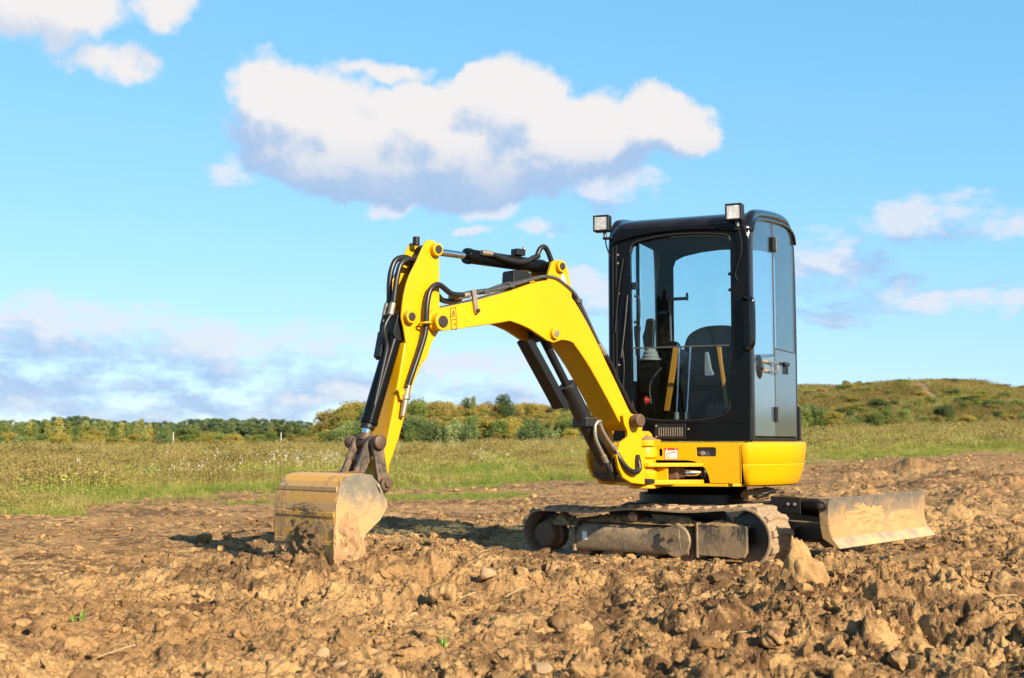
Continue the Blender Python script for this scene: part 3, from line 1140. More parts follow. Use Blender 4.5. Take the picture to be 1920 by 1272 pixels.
def build_big_clods():
    L = [  # px, py of the foot, half width, height ratio, kind, label
        (1502, 1140, 66, 1.15, 'soil', 'tall pointed clod of earth standing up in front of the track, largest of all'),
        (1655, 1165, 38, .95, 'soil', 'pale angular clod lying right of the tall pointed clod'),
        (1530, 1180, 42, .75, 'soil', 'broad dark clod just below the tall pointed clod'),
        (1600, 1165, 30, .8, 'soil', 'dark clod leaning against the pale angular clod'),
        (1655, 1085, 32, .85, 'soil', 'brown clod in front of the dozer blade'),
        (1890, 1135, 44, .8, 'soil', 'large brown clod at the right edge of the foreground'),
        (1650, 1230, 30, .8, 'soil', 'rounded clod low in the right foreground'),
        (1590, 1075, 26, .7, 'soil', 'crumbly clod just right of the tall pointed clod'),
        (1250, 1110, 30, .7, 'soil', 'clod with a ragged top below the middle of the track'),
        (1395, 1115, 26, .9, 'soil', 'dark upright clod left of the tall pointed clod'),
        (1060, 1190, 34, .9, 'soil', 'dark brown clod in the foreground below the front of the track'),
        (895, 1078, 30, .62, 'stone', 'smooth reddish orange stone lying in front of the track'),
        (912, 1103, 20, .7, 'stonepale', 'small pale stone just below the reddish stone'),
        (835, 1160, 30, .85, 'soil', 'cube shaped brown clod below the bucket, right of it'),
        (647, 1225, 36, .95, 'soil', 'large tan clod in the foreground below the bucket'),
        (605, 1238, 17, .9, 'stonepale', 'round pale pebble beside the large tan clod'),
        (640, 1262, 18, .8, 'stonepale', 'small round pebble below the large tan clod'),
        (525, 1262, 40, .6, 'soil', 'flat dark clod at the bottom edge, left of the middle'),
        (493, 1125, 16, 1.5, 'soil', 'thin upright splinter of earth left of the bucket'),
        (385, 1020, 17, .9, 'soil', 'pale lump of soil in the shadow left of the bucket'),
        (370, 1088, 15, .8, 'soil', 'small round lump left below the bucket'),
        (725, 1082, 24, .6, 'soil', 'low tan clod just right of the bucket foot'),
        (1015, 1268, 24, .5, 'stonepale', 'pale stone cut by the bottom edge of the picture'),
        (1730, 1225, 30, .8, 'soil', 'brown clod at the right bottom of the foreground'),
        (1335, 1235, 30, .7, 'soil', 'rough clod in the bottom foreground right of the middle'),
        (1450, 1225, 26, .8, 'soil', 'crumbling clod in the foreground below the end of the track'),
        (1130, 1250, 26, .8, 'soil', 'rough clod in the bottom foreground near the middle'),
        (1780, 1130, 24, .8, 'soil', 'brown clod among the crumbs under the dozer blade corner'),
        (230, 1060, 16, .6, 'soil', 'small dark lump in the smooth soil on the left'),
        (95, 1175, 28, .5, 'soil', 'low mound like clod in the left foreground'),
        (1568, 1232, 22, .9, 'soil', 'small upright clod in the right foreground'),
        (985, 1130, 22, .7, 'soil', 'brown clod right below the reddish stone'),
        (1320, 1172, 24, .8, 'soil', 'brown clod half way down the foreground right of the middle'),
        (1830, 1215, 26, .7, 'soil', 'rough clod near the right bottom corner'),
    ]
    for i, (px, py, hw, hr, kind, lab) in enumerate(L):
        x, y = at(px, py)
        s = hw * y / FPX
        me = clod_mesh(300 + i, 4, M[kind if kind != 'soil' else 'soil'], .30 if kind == 'soil' else .07, 1.0)
        nm = 'stone' if kind != 'soil' else 'soil_clod'
        o = bpy.data.objects.new(nm, me)
        COL.objects.link(o)
        if i == 0:
            # pointed: narrow the top
            for vtx in me.vertices:
                k = .5 + .5 * max(-1, min(1, vtx.co.z))
                f_ = 1.15 - .75 * k
                vtx.co.x *= f_; vtx.co.y *= f_
        if i == 18:
            for vtx in me.vertices:
                k = .5 + .5 * max(-1, min(1, vtx.co.z)); vtx.co.x *= 1.2 - .8 * k; vtx.co.y *= 1.2 - .8 * k
        o.scale = (s, s * .9, s * hr)
        o.rotation_euler = (0, 0, rnd.uniform(0, 6.28))
        o.location = (x, y, ground_at(x, y) + s * hr * .42)
        tag(o, lab, 'stone' if kind != 'soil' else 'clod', 'stones on the soil' if kind != 'soil' else 'large clods of earth in the foreground')


build_big_clods()

# ------------------------------------------------------------------ plants
def blade_faces(V_, F_, mi, MI, x, y, h, w, lean, az, seg=3, z0=0):
    """one grass blade, bent"""
    dx, dy = math.cos(az), math.sin(az)
    px, py = -dy, dx
    b = len(V_)
    for s in range(seg + 1):
        t = s / seg
        ww = w * (1 - t ** 1.6) * .5 + (.0004 if s == seg else 0)
        ox = x + dx * lean * t * t; oy = y + dy * lean * t * t; oz = z0 + h * (t - .18 * (lean / max(h, .01)) * t * t)
        V_.append((ox - px * ww, oy - py * ww, oz)); V_.append((ox + px * ww, oy + py * ww, oz))
    for s in range(seg):
        F_.append((b + 2 * s, b + 2 * s + 1, b + 2 * s + 3, b + 2 * s + 2)); MI.append(mi)


def tuft(seed, n, h, w, spread, lean, mats, mix=0, heads=False, leafy=0):
    r = random.Random(seed)
    V_, F_, MI = [], [], []
    for i in range(n):
        a = r.uniform(0, 6.28); d = spread * math.sqrt(r.random())
        hh = h * r.uniform(.45, 1.1)
        mi = 1 if r.random() < mix else 0
        x, y = d * math.cos(a), d * math.sin(a)
        az = a + r.uniform(-.9, .9); ln = lean * r.uniform(.1, 1) * hh
        blade_faces(V_, F_, mi, MI, x, y, hh, w * r.uniform(.6, 1.3), ln, az, 3)
        if heads and r.random() < .6:
            tx, ty, tz = x + math.cos(az) * ln, y + math.sin(az) * ln, hh * (1 - .18 * ln / hh)
            for k in range(4):
                b = len(V_); q = r.uniform(0, 6.28); s = w * 1.3
                cx, cy, cz = tx + r.uniform(-1, 1) * s, ty + r.uniform(-1, 1) * s, tz - r.uniform(0, 5) * s
                V_ += [(cx - s * math.cos(q), cy - s * math.sin(q), cz), (cx, cy, cz - s * 1.6), (cx + s * math.cos(q), cy + s * math.sin(q), cz), (cx, cy, cz + s * 1.6)]
                F_.append((b, b + 1, b + 2, b + 3)); MI.append(1)
    for i in range(leafy):
        b = len(V_); q = r.uniform(0, 6.28); s = r.uniform(.012, .03)
        a = r.uniform(0, 6.28); d = spread * 1.1 * math.sqrt(r.random()); cz = h * r.uniform(.15, .95)
        cx, cy = d * math.cos(a), d * math.sin(a); tl = r.uniform(-.7, .7)
        V_ += [(cx - s * math.cos(q), cy - s * math.sin(q), cz), (cx + s * .5 * math.sin(q), cy - s * .5 * math.cos(q), cz + tl * s), (cx + s * math.cos(q), cy + s * math.sin(q), cz + s * .5), (cx - s * .5 * math.sin(q), cy + s * .5 * math.cos(q), cz - tl * s)]
        F_.append((b, b + 1, b + 2, b + 3)); MI.append(0)
    me = bpy.data.meshes.new('tuft')
    me.from_pydata(V_, [], F_)
    for m in mats: me.materials.append(m)
    me.polygons.foreach_set('material_index', MI)
    me.update()
    return me


GM = dict(
    green=mat_leaf('grass_green', (.19, .27, .05), (.28, .33, .07), (.36, .33, .09), .45, .7),
    olive=mat_leaf('grass_olive', (.34, .36, .08), (.45, .42, .11), (.48, .39, .12), .45, .5),
    straw=mat_leaf('grass_dry', (.52, .42, .18), (.44, .36, .14), (.60, .50, .26), .4, .5),
    brown=mat_leaf('weed_brown', (.33, .25, .09), (.37, .29, .10), (.28, .22, .08), .4, .5),
    white=mat_leaf('flower_white', (.80, .77, .62), (.85, .83, .72), None, .3, .5),
)


def build_meadow():
    rs = np.random.RandomState(9)
    lush = [tuft(i, 26, .17, .010, .11, .55, [GM['green'], GM['olive']], .12) for i in range(4)]
    olive = [tuft(20 + i, 24, .30, .010, .15, .45, [GM['olive'], GM['straw']], .3, leafy=26) for i in range(4)]
    dry = [tuft(40 + i, 24, .42, .008, .14, .35, [GM['straw'], GM['brown']], .35, heads=True) for i in range(4)]
    weed = [tuft(60 + i, 12, .42, .010, .16, .3, [GM['brown'], GM['olive']], .5, leafy=60) for i in range(3)]
    var = lush + olive + dry + weed
    xs, ys, sc_ = [], [], []
    x, y = in_view_pts(78000, 13, 60, 25, .75, rs); xs.append(x); ys.append(y); sc_.append(np.full(len(x), 1.0))
    x, y = in_view_pts(30000, 50, 135, 25, .9, rs); xs.append(x); ys.append(y); sc_.append(np.full(len(x), 1.5))
    X = np.concatenate(xs); Y = np.concatenate(ys); sc_ = np.concatenate(sc_)
    g = grass_mask(X, Y)
    keep = rs.rand(len(X)) < g ** 1.3
    X, Y, sc_, g = X[keep], Y[keep], sc_[keep], g[keep]
    D = np.hypot(X, Y)
    px = 960 + FPX * X / Y
    e = edge_y(px)
    n = len(X)
    rel = (D - e) / e
    a = 1.35 * fbm(X / 3.2, Y / 4.5, 4, 151) + .62 * ss(.05, .9, rel) - .30 - .25 * ss(500, 800, px) * ss(1400, 1000, px)
    a = a + .30 * rs.normal(size=n)
    kind = np.where(a < -.12, 0, np.where(a < .50, 1, np.where(a < .85, 2, 3)))
    b2 = fbm(X / 2.5, Y / 2.5, 2, 161)
    kind = np.where((kind == 2) & (b2 > .35), 1, kind)
    base = np.array([0, 4, 8, 12])[kind]
    cnt = np.array([4, 4, 4, 3])[kind]
    idx = base + (rs.rand(n) * cnt).astype(int)
    s = (.7 + .6 * rs.rand(n)) * sc_ * (.45 + .55 * ss(0, .35, rel)) * np.clip(1 + .6 * fbm(X / 2.6, Y / 3.5, 3, 171), .45, 1.8)
    s = np.where(kind == 0, np.maximum(s, .7), s)
    s = s * np.where(D < e * .97, .6, 1)
    Zz = base_z(X, Y) - .01
    rot = np.stack([rs.normal(size=n) * .08, rs.normal(size=n) * .08, rs.rand(n) * 6.28], 1)
    scl = np.stack([s * 1.1, s * 1.1, s * .82], 1)
    scatter('meadow_grass', np.stack([X, Y, Zz], 1), rot, scl, idx, var, 'rough meadow of green and dry grasses between the bare soil and the trees', 'grass')
    # rough turf on the hill and the wooded slope
    x, y = in_view_pts(38000, 127, 182, 25, 1.2, rs)
    px = 960 + FPX * x / y; D = np.hypot(x, y)
    cp = 1752 + (1700 - 1752) * (D - 145) / 33
    keep = (px > 560) & ~((np.abs(px - cp) < 15) & (D > 143))
    x, y = x[keep], y[keep]; n = len(x)
    h1 = fbm(x / 14, y / 14, 4, 191) + .25 * rs.normal(size=n)
    ix = np.where(h1 < -.12, 4 + rs.randint(0, 4, n), np.where(h1 < .22, 8 + rs.randint(0, 4, n), 12 + rs.randint(0, 3, n)))
    s_ = (1.5 + 1.3 * rs.rand(n)) * (1 + .5 * fbm(x / 8, y / 8, 2, 195))
    scatter('hill_grass', np.stack([x, y, base_z(x, y) - .03], 1), np.stack([np.zeros(n), np.zeros(n), rs.rand(n) * 6.28], 1),
            np.stack([s_ * 1.5, s_ * 1.5, s_ * .62], 1), ix, var, 'rough olive turf and heath covering the hill on the right', 'grass')
    # white flowers in drifts
    fv = []
    for i in range(4):
        r = random.Random(700 + i)
        V_, F_, MI = [], [], []
        for k in range(5):
            a_ = r.uniform(0, 6.28); d = .22 * math.sqrt(r.random()); h = r.uniform(.38, .62)
            cx, cy = d * math.cos(a_), d * math.sin(a_)
            blade_faces(V_, F_, 1, MI, cx, cy, h, .006, .03, a_, 2)
            for m_ in range(3):
                b = len(V_); s_ = r.uniform(.006, .011); q = r.uniform(0, 6.28)
                ox, oy, oz = cx + r.uniform(-.03, .03), cy + r.uniform(-.03, .03), h + r.uniform(-.05, .03)
                V_ += [(ox - s_ * math.cos(q), oy - s_ * math.sin(q), oz), (ox, oy, oz - s_), (ox + s_ * math.cos(q), oy + s_ * math.sin(q), oz), (ox, oy, oz + s_)]
                F_.append((b, b + 1, b + 2, b + 3)); MI.append(0)
        me = bpy.data.meshes.new('flower'); me.from_pydata(V_, [], F_)
        me.materials.append(GM['white']); me.materials.append(GM['olive']); me.polygons.foreach_set('material_index', MI)
        fv.append(me)
    x, y = in_view_pts(9000, 24, 120, 24, 1.0, rs)
    D = np.hypot(x, y); px = 960 + FPX * x / y
    f1 = fbm(x / 3.5, y / 9, 3, 181)
    boost = .32 * np.exp(-((px - 860) / 200) ** 2) * ss(55, 75, D) + .10 * np.exp(-((px - 540) / 60) ** 2) * ss(45, 60, D) + .30 * np.exp(-((px - 1530) / 50) ** 2) * ss(48, 56, D) * ss(85, 70, D) + .12 * np.exp(-((px - 80) / 70) ** 2)
    keep = (f1 + boost + .1 * rs.normal(size=len(x)) > .60) & (grass_mask(x, y) > .9)
    x, y, D = x[keep], y[keep], D[keep]
    n = len(x)
    s = (.7 + .5 * rs.rand(n)) * (1 + .3 * ss(50, 100, D))
    scatter('wild_flowers', np.stack([x, y, base_z(x, y)], 1), np.stack([np.zeros(n), np.zeros(n), rs.rand(n) * 6.28], 1),
            np.stack([s, s, s * .9], 1), rs.randint(0, 4, n), fv, 'drifts of small white flower heads standing above the meadow grass', 'wild flowers')


build_meadow()


def crown_mesh(seed, kind, mat):
    """foliage as several thousand leaf clumps through the volume of a crown; unit: metres"""
    rs = np.random.RandomState(seed)
    blobs = []
    if kind == 'birch':      # narrow, airy, 8 m
        for i in range(34):
            t = i / 33
            z = 1.3 + 6.6 * t
            w = 1.35 * math.sin(math.pi * (.16 + .80 * t)) ** .8 * (.65 + .5 * rs.rand())
            a = rs.rand() * 6.28
            blobs.append((math.cos(a) * w * .6, math.sin(a) * w * .6, z, .45 + .35 * rs.rand(), .6 + .3 * rs.rand()))
        n, sz = 2300, .15
    elif kind == 'pine':     # rounded dark top on a bare trunk, 8 m
        for i in range(26):
            t = rs.rand()
            z = 3.0 + 5.0 * t
            w = 1.5 * (1 - .72 * t ** 1.7)
            a = rs.rand() * 6.28
            blobs.append((math.cos(a) * w * .7, math.sin(a) * w * .7, z, .55 + .3 * rs.rand(), .33 + .2 * rs.rand()))
        n, sz = 2300, .14
    elif kind == 'round':    # broad tree or tall shrub, 4 m
        for i in range(26):
            a = rs.rand() * 6.28; e = rs.rand()
            w = 1.35 * math.sqrt(rs.rand()) * (1 - .45 * e)
            blobs.append((math.cos(a) * w, math.sin(a) * w, .7 + 3.0 * e * (1 - .25 * (w / 1.3) ** 2), .42 + .35 * rs.rand(), .40 + .3 * rs.rand()))
        n, sz = 5200, .072
    else:                    # willow scrub: many upright plumes, 3 m
        for i in range(30):
            a = rs.rand() * 6.28; w = 1.25 * math.sqrt(rs.rand())
            hgt = (2.9 - .9 * w) * (.7 + .45 * rs.rand())
            for k in range(3):
                blobs.append((math.cos(a) * w * (.7 + .15 * k), math.sin(a) * w * (.7 + .15 * k), hgt * (.25 + .33 * k), .32 - .05 * k + .1 * rs.rand(), .5))
        n, sz = 4600, .066
    bl = np.array(blobs)
    wts = bl[:, 3] ** 2 * bl[:, 4]; wts /= wts.sum()
    k = rs.choice(len(bl), n, p=wts)
    d = rs.normal(size=(n, 3)); d /= np.linalg.norm(d, axis=1)[:, None]
    rr = .55 + .5 * rs.rand(n) ** .6
    P = bl[k, :3] + d * rr[:, None] * np.stack([bl[k, 3], bl[k, 3], bl[k, 4]], 1)
    P[:, 2] = np.maximum(P[:, 2], .08)
    # leaf card roughly facing outwards with scatter
    nrm = d + .9 * rs.normal(size=(n, 3)); nrm /= np.linalg.norm(nrm, axis=1)[:, None]
    t1 = np.cross(nrm, rs.normal(size=(n, 3))); t1 /= np.linalg.norm(t1, axis=1)[:, None]
    t2 = np.cross(nrm, t1)
    s1 = (sz * (.6 + .9 * rs.rand(n)))[:, None]; s2 = s1 * (.5 + .4 * rs.rand(n))[:, None]
    V_ = np.stack([P - t1 * s1, P - t2 * s2, P + t1 * s1, P + t2 * s2], 1).reshape(-1, 3)
    me = bpy.data.meshes.new('crown')
    me.from_pydata(V_.tolist(), [], np.arange(4 * n).reshape(-1, 4).tolist())
    me.materials.append(mat)
    me.update()
    return me


LM = dict(
    pine=mat_leaf('pine_needles', (.115, .165, .085), (.15, .20, .09), (.18, .21, .085), .25, .4),
    birch=mat_leaf('birch_leaves', (.27, .31, .09), (.36, .35, .10), (.42, .36, .11), .4, .5, .7),
    birchg=mat_leaf('birch_leaves_green', (.19, .25, .08), (.25, .29, .09), (.30, .30, .10), .4, .5, .6),
    green=mat_leaf('shrub_leaves_green', (.17, .235, .065), (.24, .29, .08), (.28, .29, .08), .35, .8),
    dark=mat_leaf('shrub_leaves_dark', (.11, .165, .065), (.15, .20, .08), (.18, .22, .08), .35, .8),
    silver=mat_leaf('willow_leaves', (.22, .29, .12), (.28, .34, .14), (.32, .34, .13), .35, .8),
    olive=mat_leaf('shrub_leaves_olive', (.33, .30, .07), (.40, .33, .085), (.45, .33, .085), .4, .8),
    rust=mat_leaf('shrub_leaves_rust', (.37, .28, .095), (.34, .28, .09), (.42, .27, .09), .4, .8),
    gold=mat_leaf('leaves_gold', (.50, .34, .03), (.42, .30, .04), None, .4, .8),
)


def trunk_mesh(h, r, mat, limbs=5, seed=0, lim0=.3, spread=.9):
    rs = random.Random(seed)
    parts = []
    pts = [(rs.uniform(-.04, .04) * h * t, rs.uniform(-.04, .04) * h * t, h * t) for t in (0, .3, .6, .85, 1)]
    parts.append(tube_data(pts, lambda t: r * (1 - .85 * t), n=6, sub=2))
    for i in range(limbs):
        t = lim0 + (1 - lim0) * i / limbs
        a = rs.uniform(0, 6.28); L_ = spread * (1 - .5 * t)
        p = Vector((0, 0, h * t))
        q = p + Vector((math.cos(a) * L_, math.sin(a) * L_, L_ * .7))
        parts.append(tube_data([p, (p + q) / 2 + Vector((0, 0, .05)), q], lambda t: r * .35 * (1 - .8 * t), n=4, sub=2))
    V_, F_ = [], []
    for v, f in parts:
        s = len(V_); V_ += list(v); F_ += [tuple(i + s for i in q) for q in f]
    me = pydata(V_, F_, False)
    me.materials.append(mat)
    return me


TR = {}
for kd_, tm in (('pine', ('bark', 6.8, .12)), ('birch', ('birchbark', 7.4, .075)), ('round', ('bark', 3.0, .07)), ('plume', ('bark', 2.0, .04))):
    TR[kd_] = [trunk_mesh(tm[1], tm[2], M[tm[0]], 6, s, .25 if kd_ != 'pine' else .45) for s in (1, 2)]
CROWN = {}
for kd_, mk, nv in (('pine', 'pine', 4), ('birch', 'birch', 3), ('birch', 'birchg', 3), ('round', 'green', 3), ('round', 'dark', 2), ('round', 'olive', 3), ('round', 'rust', 2),
                    ('plume', 'silver', 3), ('plume', 'green', 2), ('plume', 'olive', 2), ('plume', 'rust', 2), ('round', 'gold', 1), ('round', 'silver', 2), ('plume', 'dark', 2)):
    CROWN[(kd_, mk)] = [crown_mesh(hash_ * 17 + len(CROWN) * 101 + 3, kd_, LM[mk]) for hash_ in range(nv)]
KH = dict(pine=8.2, birch=8.2, round=3.55, plume=2.8)


def plant(name, kind, mk, px, D, h, label, cat, group, wide=1.0, sink=.1):
    x, y = at(px, 800, D=D)
    z = float(base_z(np.array([x]), np.array([y]))[0]) - sink
    if group:
        for lim, ph in ((150, 'near the left edge'), (325, 'left of the thin pole'), (527, 'between the two poles'), (700, 'just left of the dipper'), (860, 'right of the dipper'),
                        (1010, 'under the boom arch'), (1200, 'behind the boom cylinder'), (1490, 'behind the cab'), (1640, 'close to the cab'), (1760, 'below the sandy path'), (9999, 'towards the right edge')):
            if px < lim: break
        label = label + ', ' + ph; group = group + ' ' + ph
    if name == 'shrub' and kind == 'plume': name, cat = 'willow_shrub', 'willow'
    if cat == 'bush': name = 'bush'
    e = empty(name, (x, y, z), rnd.uniform(0, 6.28))
    k = h / KH[kind]
    e.scale = (k * wide, k * wide, k)
    c = bpy.data.objects.new('crown', rnd.choice(CROWN[(kind, mk)])); COL.objects.link(c); c.parent = e
    t = bpy.data.objects.new('trunk', rnd.choice(TR[kind])); COL.objects.link(t); t.parent = e
    tag(e, label, cat, group)
    return e


def gz(px, D):
    x, y = at(px, 800, D=D)
    return float(base_z(np.array([x]), np.array([y]))[0])


def hgt_for(px, D, ytop):
    return max(1.0, HCAM + (833 - ytop) * D / FPX - gz(px, D))


def build_plants():
    # ---- far tree line, left
    top_p = lambda p: np.interp(p, [-120, 60, 130, 165, 200, 300, 380, 430, 560, 620, 680], [789, 788, 780, 781, 788, 791, 786, 784, 787, 794, 790])
    px = -110
    while px < 690:
        D = rnd.uniform(330, 355)
        h = hgt_for(px, D, float(top_p(px)) + rnd.uniform(-2, 4))
        plant('pine_tree', 'pine', 'pine', px, D, h, 'dark green pine in the back row of the far wood', 'pine tree', 'pines of the far tree line', 1.15)
        px += rnd.uniform(7, 12)
    px = 300
    while px < 640:
        D = rnd.uniform(315, 328)
        h = hgt_for(px, D, float(top_p(px)) + rnd.uniform(5, 10))
        plant('pine_tree', 'pine', 'pine', px, D, h, 'blue green pine at the front of the closed pine stand', 'pine tree', 'front pines of the closed stand', 1.2)
        px += rnd.uniform(9, 15)
    px = -115
    while px < 300:
        D = rnd.uniform(285, 320)
        h = hgt_for(px, D, rnd.uniform(788, 800))
        mk = rnd.choice(['birch', 'birchg', 'birchg'])
        lab = 'yellowing slender birch in the far tree line' if mk == 'birch' else 'pale green slender birch in the far tree line'
        plant('birch_tree', 'birch', mk, px, D, h, lab, 'birch tree', 'yellowing birches of the far tree line' if mk == 'birch' else 'green birches of the far tree line', 1.1)
        px += rnd.uniform(8, 16)
    px = -115
    while px < 690:
        D = rnd.uniform(318, 330)
        mk = rnd.choice(['dark', 'green', 'green', 'olive'])
        plant('shrub', 'round', mk, px, D, hgt_for(px, D, rnd.uniform(803, 812)), {'dark': 'dark green undergrowth bush between the trunks of the far pines', 'green': 'mid green undergrowth bush between the trunks of the far pines', 'olive': 'olive undergrowth bush between the trunks of the far pines'}[mk], 'bush', '%s undergrowth of the far wood' % mk, 1.9)
        px += rnd.uniform(9, 14)
    # single ones that stand out
    plant('birch_tree', 'birch', 'birchg', 264, 272, hgt_for(264, 272, 787), 'tall pale green birch with weeping outline, last one before the pines', 'birch tree', None, 1.2)
    plant('birch_tree', 'birch', 'birch', 110, 275, hgt_for(110, 275, 785), 'broad yellow green birch beside the tallest pines', 'birch tree', None, 1.5)
    plant('round_tree', 'round', 'olive', 180, 262, hgt_for(180, 262, 807), 'rounded olive bush tree in front of the far left birches', 'tree', None, 1.5)
    plant('small_tree', 'round', 'gold', 289, 262, hgt_for(289, 262, 815), 'small golden yellow tree in front of the dark pines', 'tree', None, .8)
    px = -110
    while px < 660:
        D = rnd.uniform(235, 275)
        h = hgt_for(px, D, rnd.uniform(812, 824))
        mk = rnd.choice(['olive', 'green', 'green', 'olive', 'silver'])
        plant('shrub', 'round', mk, px, D, h, {'olive': 'low olive bush along the foot of the far wood', 'green': 'low green bush along the foot of the far wood', 'rust': 'low rusty brown bush along the foot of the far wood', 'silver': 'low grey green bush along the foot of the far wood'}[mk], 'bush', 'low %s bushes before the far trees' % mk, 1.9)
        px += rnd.uniform(8, 22)
    plant('round_tree', 'round', 'olive', 606, 190, hgt_for(606, 190, 802), 'round yellowish tree left of the bucket linkage', 'tree', None, 1.1)
    plant('round_tree', 'round', 'dark', 640, 205, hgt_for(640, 205, 786), 'dark round tree on the shoulder of the slope beside the bucket cylinder', 'tree', None, 1.3)
    # ---- wooded slope behind the boom
    for (D0, D1, y0, y1, x0, x1, step, pal) in (
            (176, 190, 755, 766, 610, 1240, 13, ['rust', 'olive', 'olive', 'green']),
            (160, 175, 768, 785, 620, 1240, 14, ['rust', 'olive', 'olive', 'green']),
            (147, 158, 782, 800, 600, 1240, 15, ['olive', 'green', 'rust', 'green']),
            (134, 144, 786, 800, 600, 1250, 15, ['green', 'dark', 'silver', 'green', 'olive'])):
        px = x0
        while px < x1:
            D = rnd.uniform(D0, D1)
            mk = rnd.choice(pal)
            edge = 22 * max(0, (660 - px) / 60) if px < 660 else 0
            h = min(5.5, hgt_for(px, D, rnd.uniform(y0, y1) + edge))
            kd = 'plume' if mk in ('silver', 'green', 'dark') and rnd.random() < .45 else 'round'
            if (kd, mk) not in CROWN: kd = 'round'
            where = 'on the wooded slope behind the boom'
            row = 'on the crest' if D > 175 else 'half way up' if D > 146 else 'at the foot'
            col_ = {'rust': 'rusty gold', 'olive': 'olive yellow', 'green': 'green', 'dark': 'dark green', 'silver': 'grey green'}[mk]
            plant('shrub', kd, mk, px, D, h, '%s %s shrub %s of the wooded slope' % (col_, 'plumed' if kd == 'plume' else 'round', row), 'shrub', '%s shrubs %s of the wooded slope' % (col_, row), 1.45)
            px += rnd.uniform(step * .45, step * 1.0)
    for (px, D, yt, kd, mk, lab, w) in (
            (888, 168, 744, 'birch', 'birchg', 'slim pointed tree standing above the wooded slope, right of the dipper', .7),
            (876, 170, 750, 'round', 'dark', 'dark bushy tree at the base of the slim pointed one on the crest', .8),
            (946, 166, 745, 'round', 'dark', 'tall dark pointed tree highest on the wooded slope', .95),
            (832, 172, 757, 'round', 'rust', 'broad golden brown tree on the crest of the wooded slope', 1.3),
            (785, 160, 753, 'round', 'green', 'green tree on the crest right beside the dipper', 1.0),
            (1002, 172, 758, 'round', 'olive', 'olive round tree on the crest behind the boom arch', 1.2),
            (1045, 168, 752, 'birch', 'birchg', 'thin tree on the crest just left of the boom cylinder', .6),
            (810, 128, 788, 'plume', 'dark', 'big dark green willow at the foot of the slope, leftmost of the dark ones', 1.15),
            (850, 127, 788, 'plume', 'silver', 'big grey green willow at the foot of the slope beside the dark one', 1.2),
            (884, 126, 790, 'plume', 'dark', 'second big dark green willow at the foot of the slope', 1.1),
            (775, 127, 800, 'plume', 'green', 'fresh green willow at the foot of the slope beside the dipper', 1.0),
            (1000, 126, 787, 'plume', 'dark', 'dark willow at the foot of the slope near the boom cylinder', 1.2),
            (1035, 127, 796, 'plume', 'silver', 'pale willow at the foot of the slope near the boom cylinder', 1.0),
            (930, 124, 812, 'round', 'rust', 'small reddish brown bush at the foot of the slope', 1.3),
            (1070, 125, 805, 'round', 'olive', 'yellow olive bush at the foot of the slope beside the boom cylinder', 1.5)):
        plant('shrub' if D < 140 else 'tree', kd, mk, px, D, hgt_for(px, D, yt), lab, 'shrub' if D < 140 else 'tree', None, w)
    # ---- hill on the right
    for (D0, D1, y0, y1, x0, x1, step, pal) in (
            (118, 124, 770, 786, 1240, 1700, 14, ['olive', 'green', 'dark', 'rust', 'dark', 'green']),
            (130, 138, 764, 778, 1240, 1660, 16, ['green', 'dark', 'olive', 'dark', 'green']),
            (118, 126, 783, 796, 1690, 2060, 18, ['olive', 'rust', 'dark', 'green']),
            (132, 140, 770, 784, 1660, 2060, 22, ['olive', 'green', 'dark', 'green'])):
        px = x0
        while px < x1:
            D = rnd.uniform(D0, D1); mk = rnd.choice(pal)
            h = min(4.2, hgt_for(px, D, rnd.uniform(y0, y1)))
            col_ = {'rust': 'rusty', 'olive': 'olive yellow', 'green': 'green', 'dark': 'dark green'}[mk]
            kd = 'plume' if rnd.random() < .4 and ('plume', mk) in CROWN else 'round'
            row = 'at the foot' if D < 129 else 'above the foot'
            plant('shrub', kd, mk, px, D, h, '%s %s shrub %s of the grassy hill' % (col_, 'plumed' if kd == 'plume' else 'round', row), 'shrub', '%s shrubs %s of the hill' % (col_, row), 1.45)
            px += rnd.uniform(step * .6, step * 1.4)
    for (px, D, yt, mk, lab, w) in (
            (1506, 118, 768, 'green', 'fresh green bush beside the black box behind the cab', 1.1),
            (1525, 124, 762, 'dark', 'dark bush behind the fresh green one beside the cab', 1.6),
            (1560, 118, 773, 'olive', 'broad olive bush, third from the cab at the foot of the hill', 1.6),
            (1648, 119, 776, 'dark', 'narrow dark bush in the middle of the foot of the hill', .9),
            (1770, 128, 762, 'dark', 'wide dark green thicket below the sandy path', 2.3),
            (1795, 142, 752, 'dark', 'dark round bush on the slope just right of the sandy path end', 1.2),
            (1815, 119, 782, 'olive', 'flat spreading olive bush at the foot of the hill on the right', 2.4),
            (1750, 124, 788, 'rust', 'reddish bush at the foot of the hill below the dark thicket', 1.2)):
        plant('shrub', 'round', mk, px, D, hgt_for(px, D, yt), lab, 'shrub', None, w)
    # skyline bushes on the hill
    for (px, yt, mk) in ((1590, 713, 'olive'), (1610, 714, 'silver'), (1682, 712, 'dark'), (1716, 714, 'green'), (1745, 714, 'olive'), (1754, 713, 'silver'), (1786, 718, 'green'), (1810, 720, 'olive'), (1829, 719, 'silver'), (1862, 727, 'olive')):
        D = 172
        names = {1590: 'leftmost low olive bush on the skyline of the hill', 1610: 'small grey bush second on the hill skyline', 1682: 'dark low bush on the skyline left of the sandy path', 1716: 'green bush on the skyline right above the sandy path', 1745: 'olive bush on the skyline right of the sandy path',
                 1754: 'thin grey bush on the skyline beside the olive one', 1786: 'green bush on the falling skyline of the hill', 1810: 'olive bush on the falling skyline of the hill', 1829: 'grey upright bush on the falling skyline', 1862: 'last low olive bush on the skyline at the right'}
        plant('shrub', 'round', mk, px, D, max(.5, hgt_for(px, D, yt)) if yt < 800 else .8, names[px], 'shrub', None, 1.6, .2)
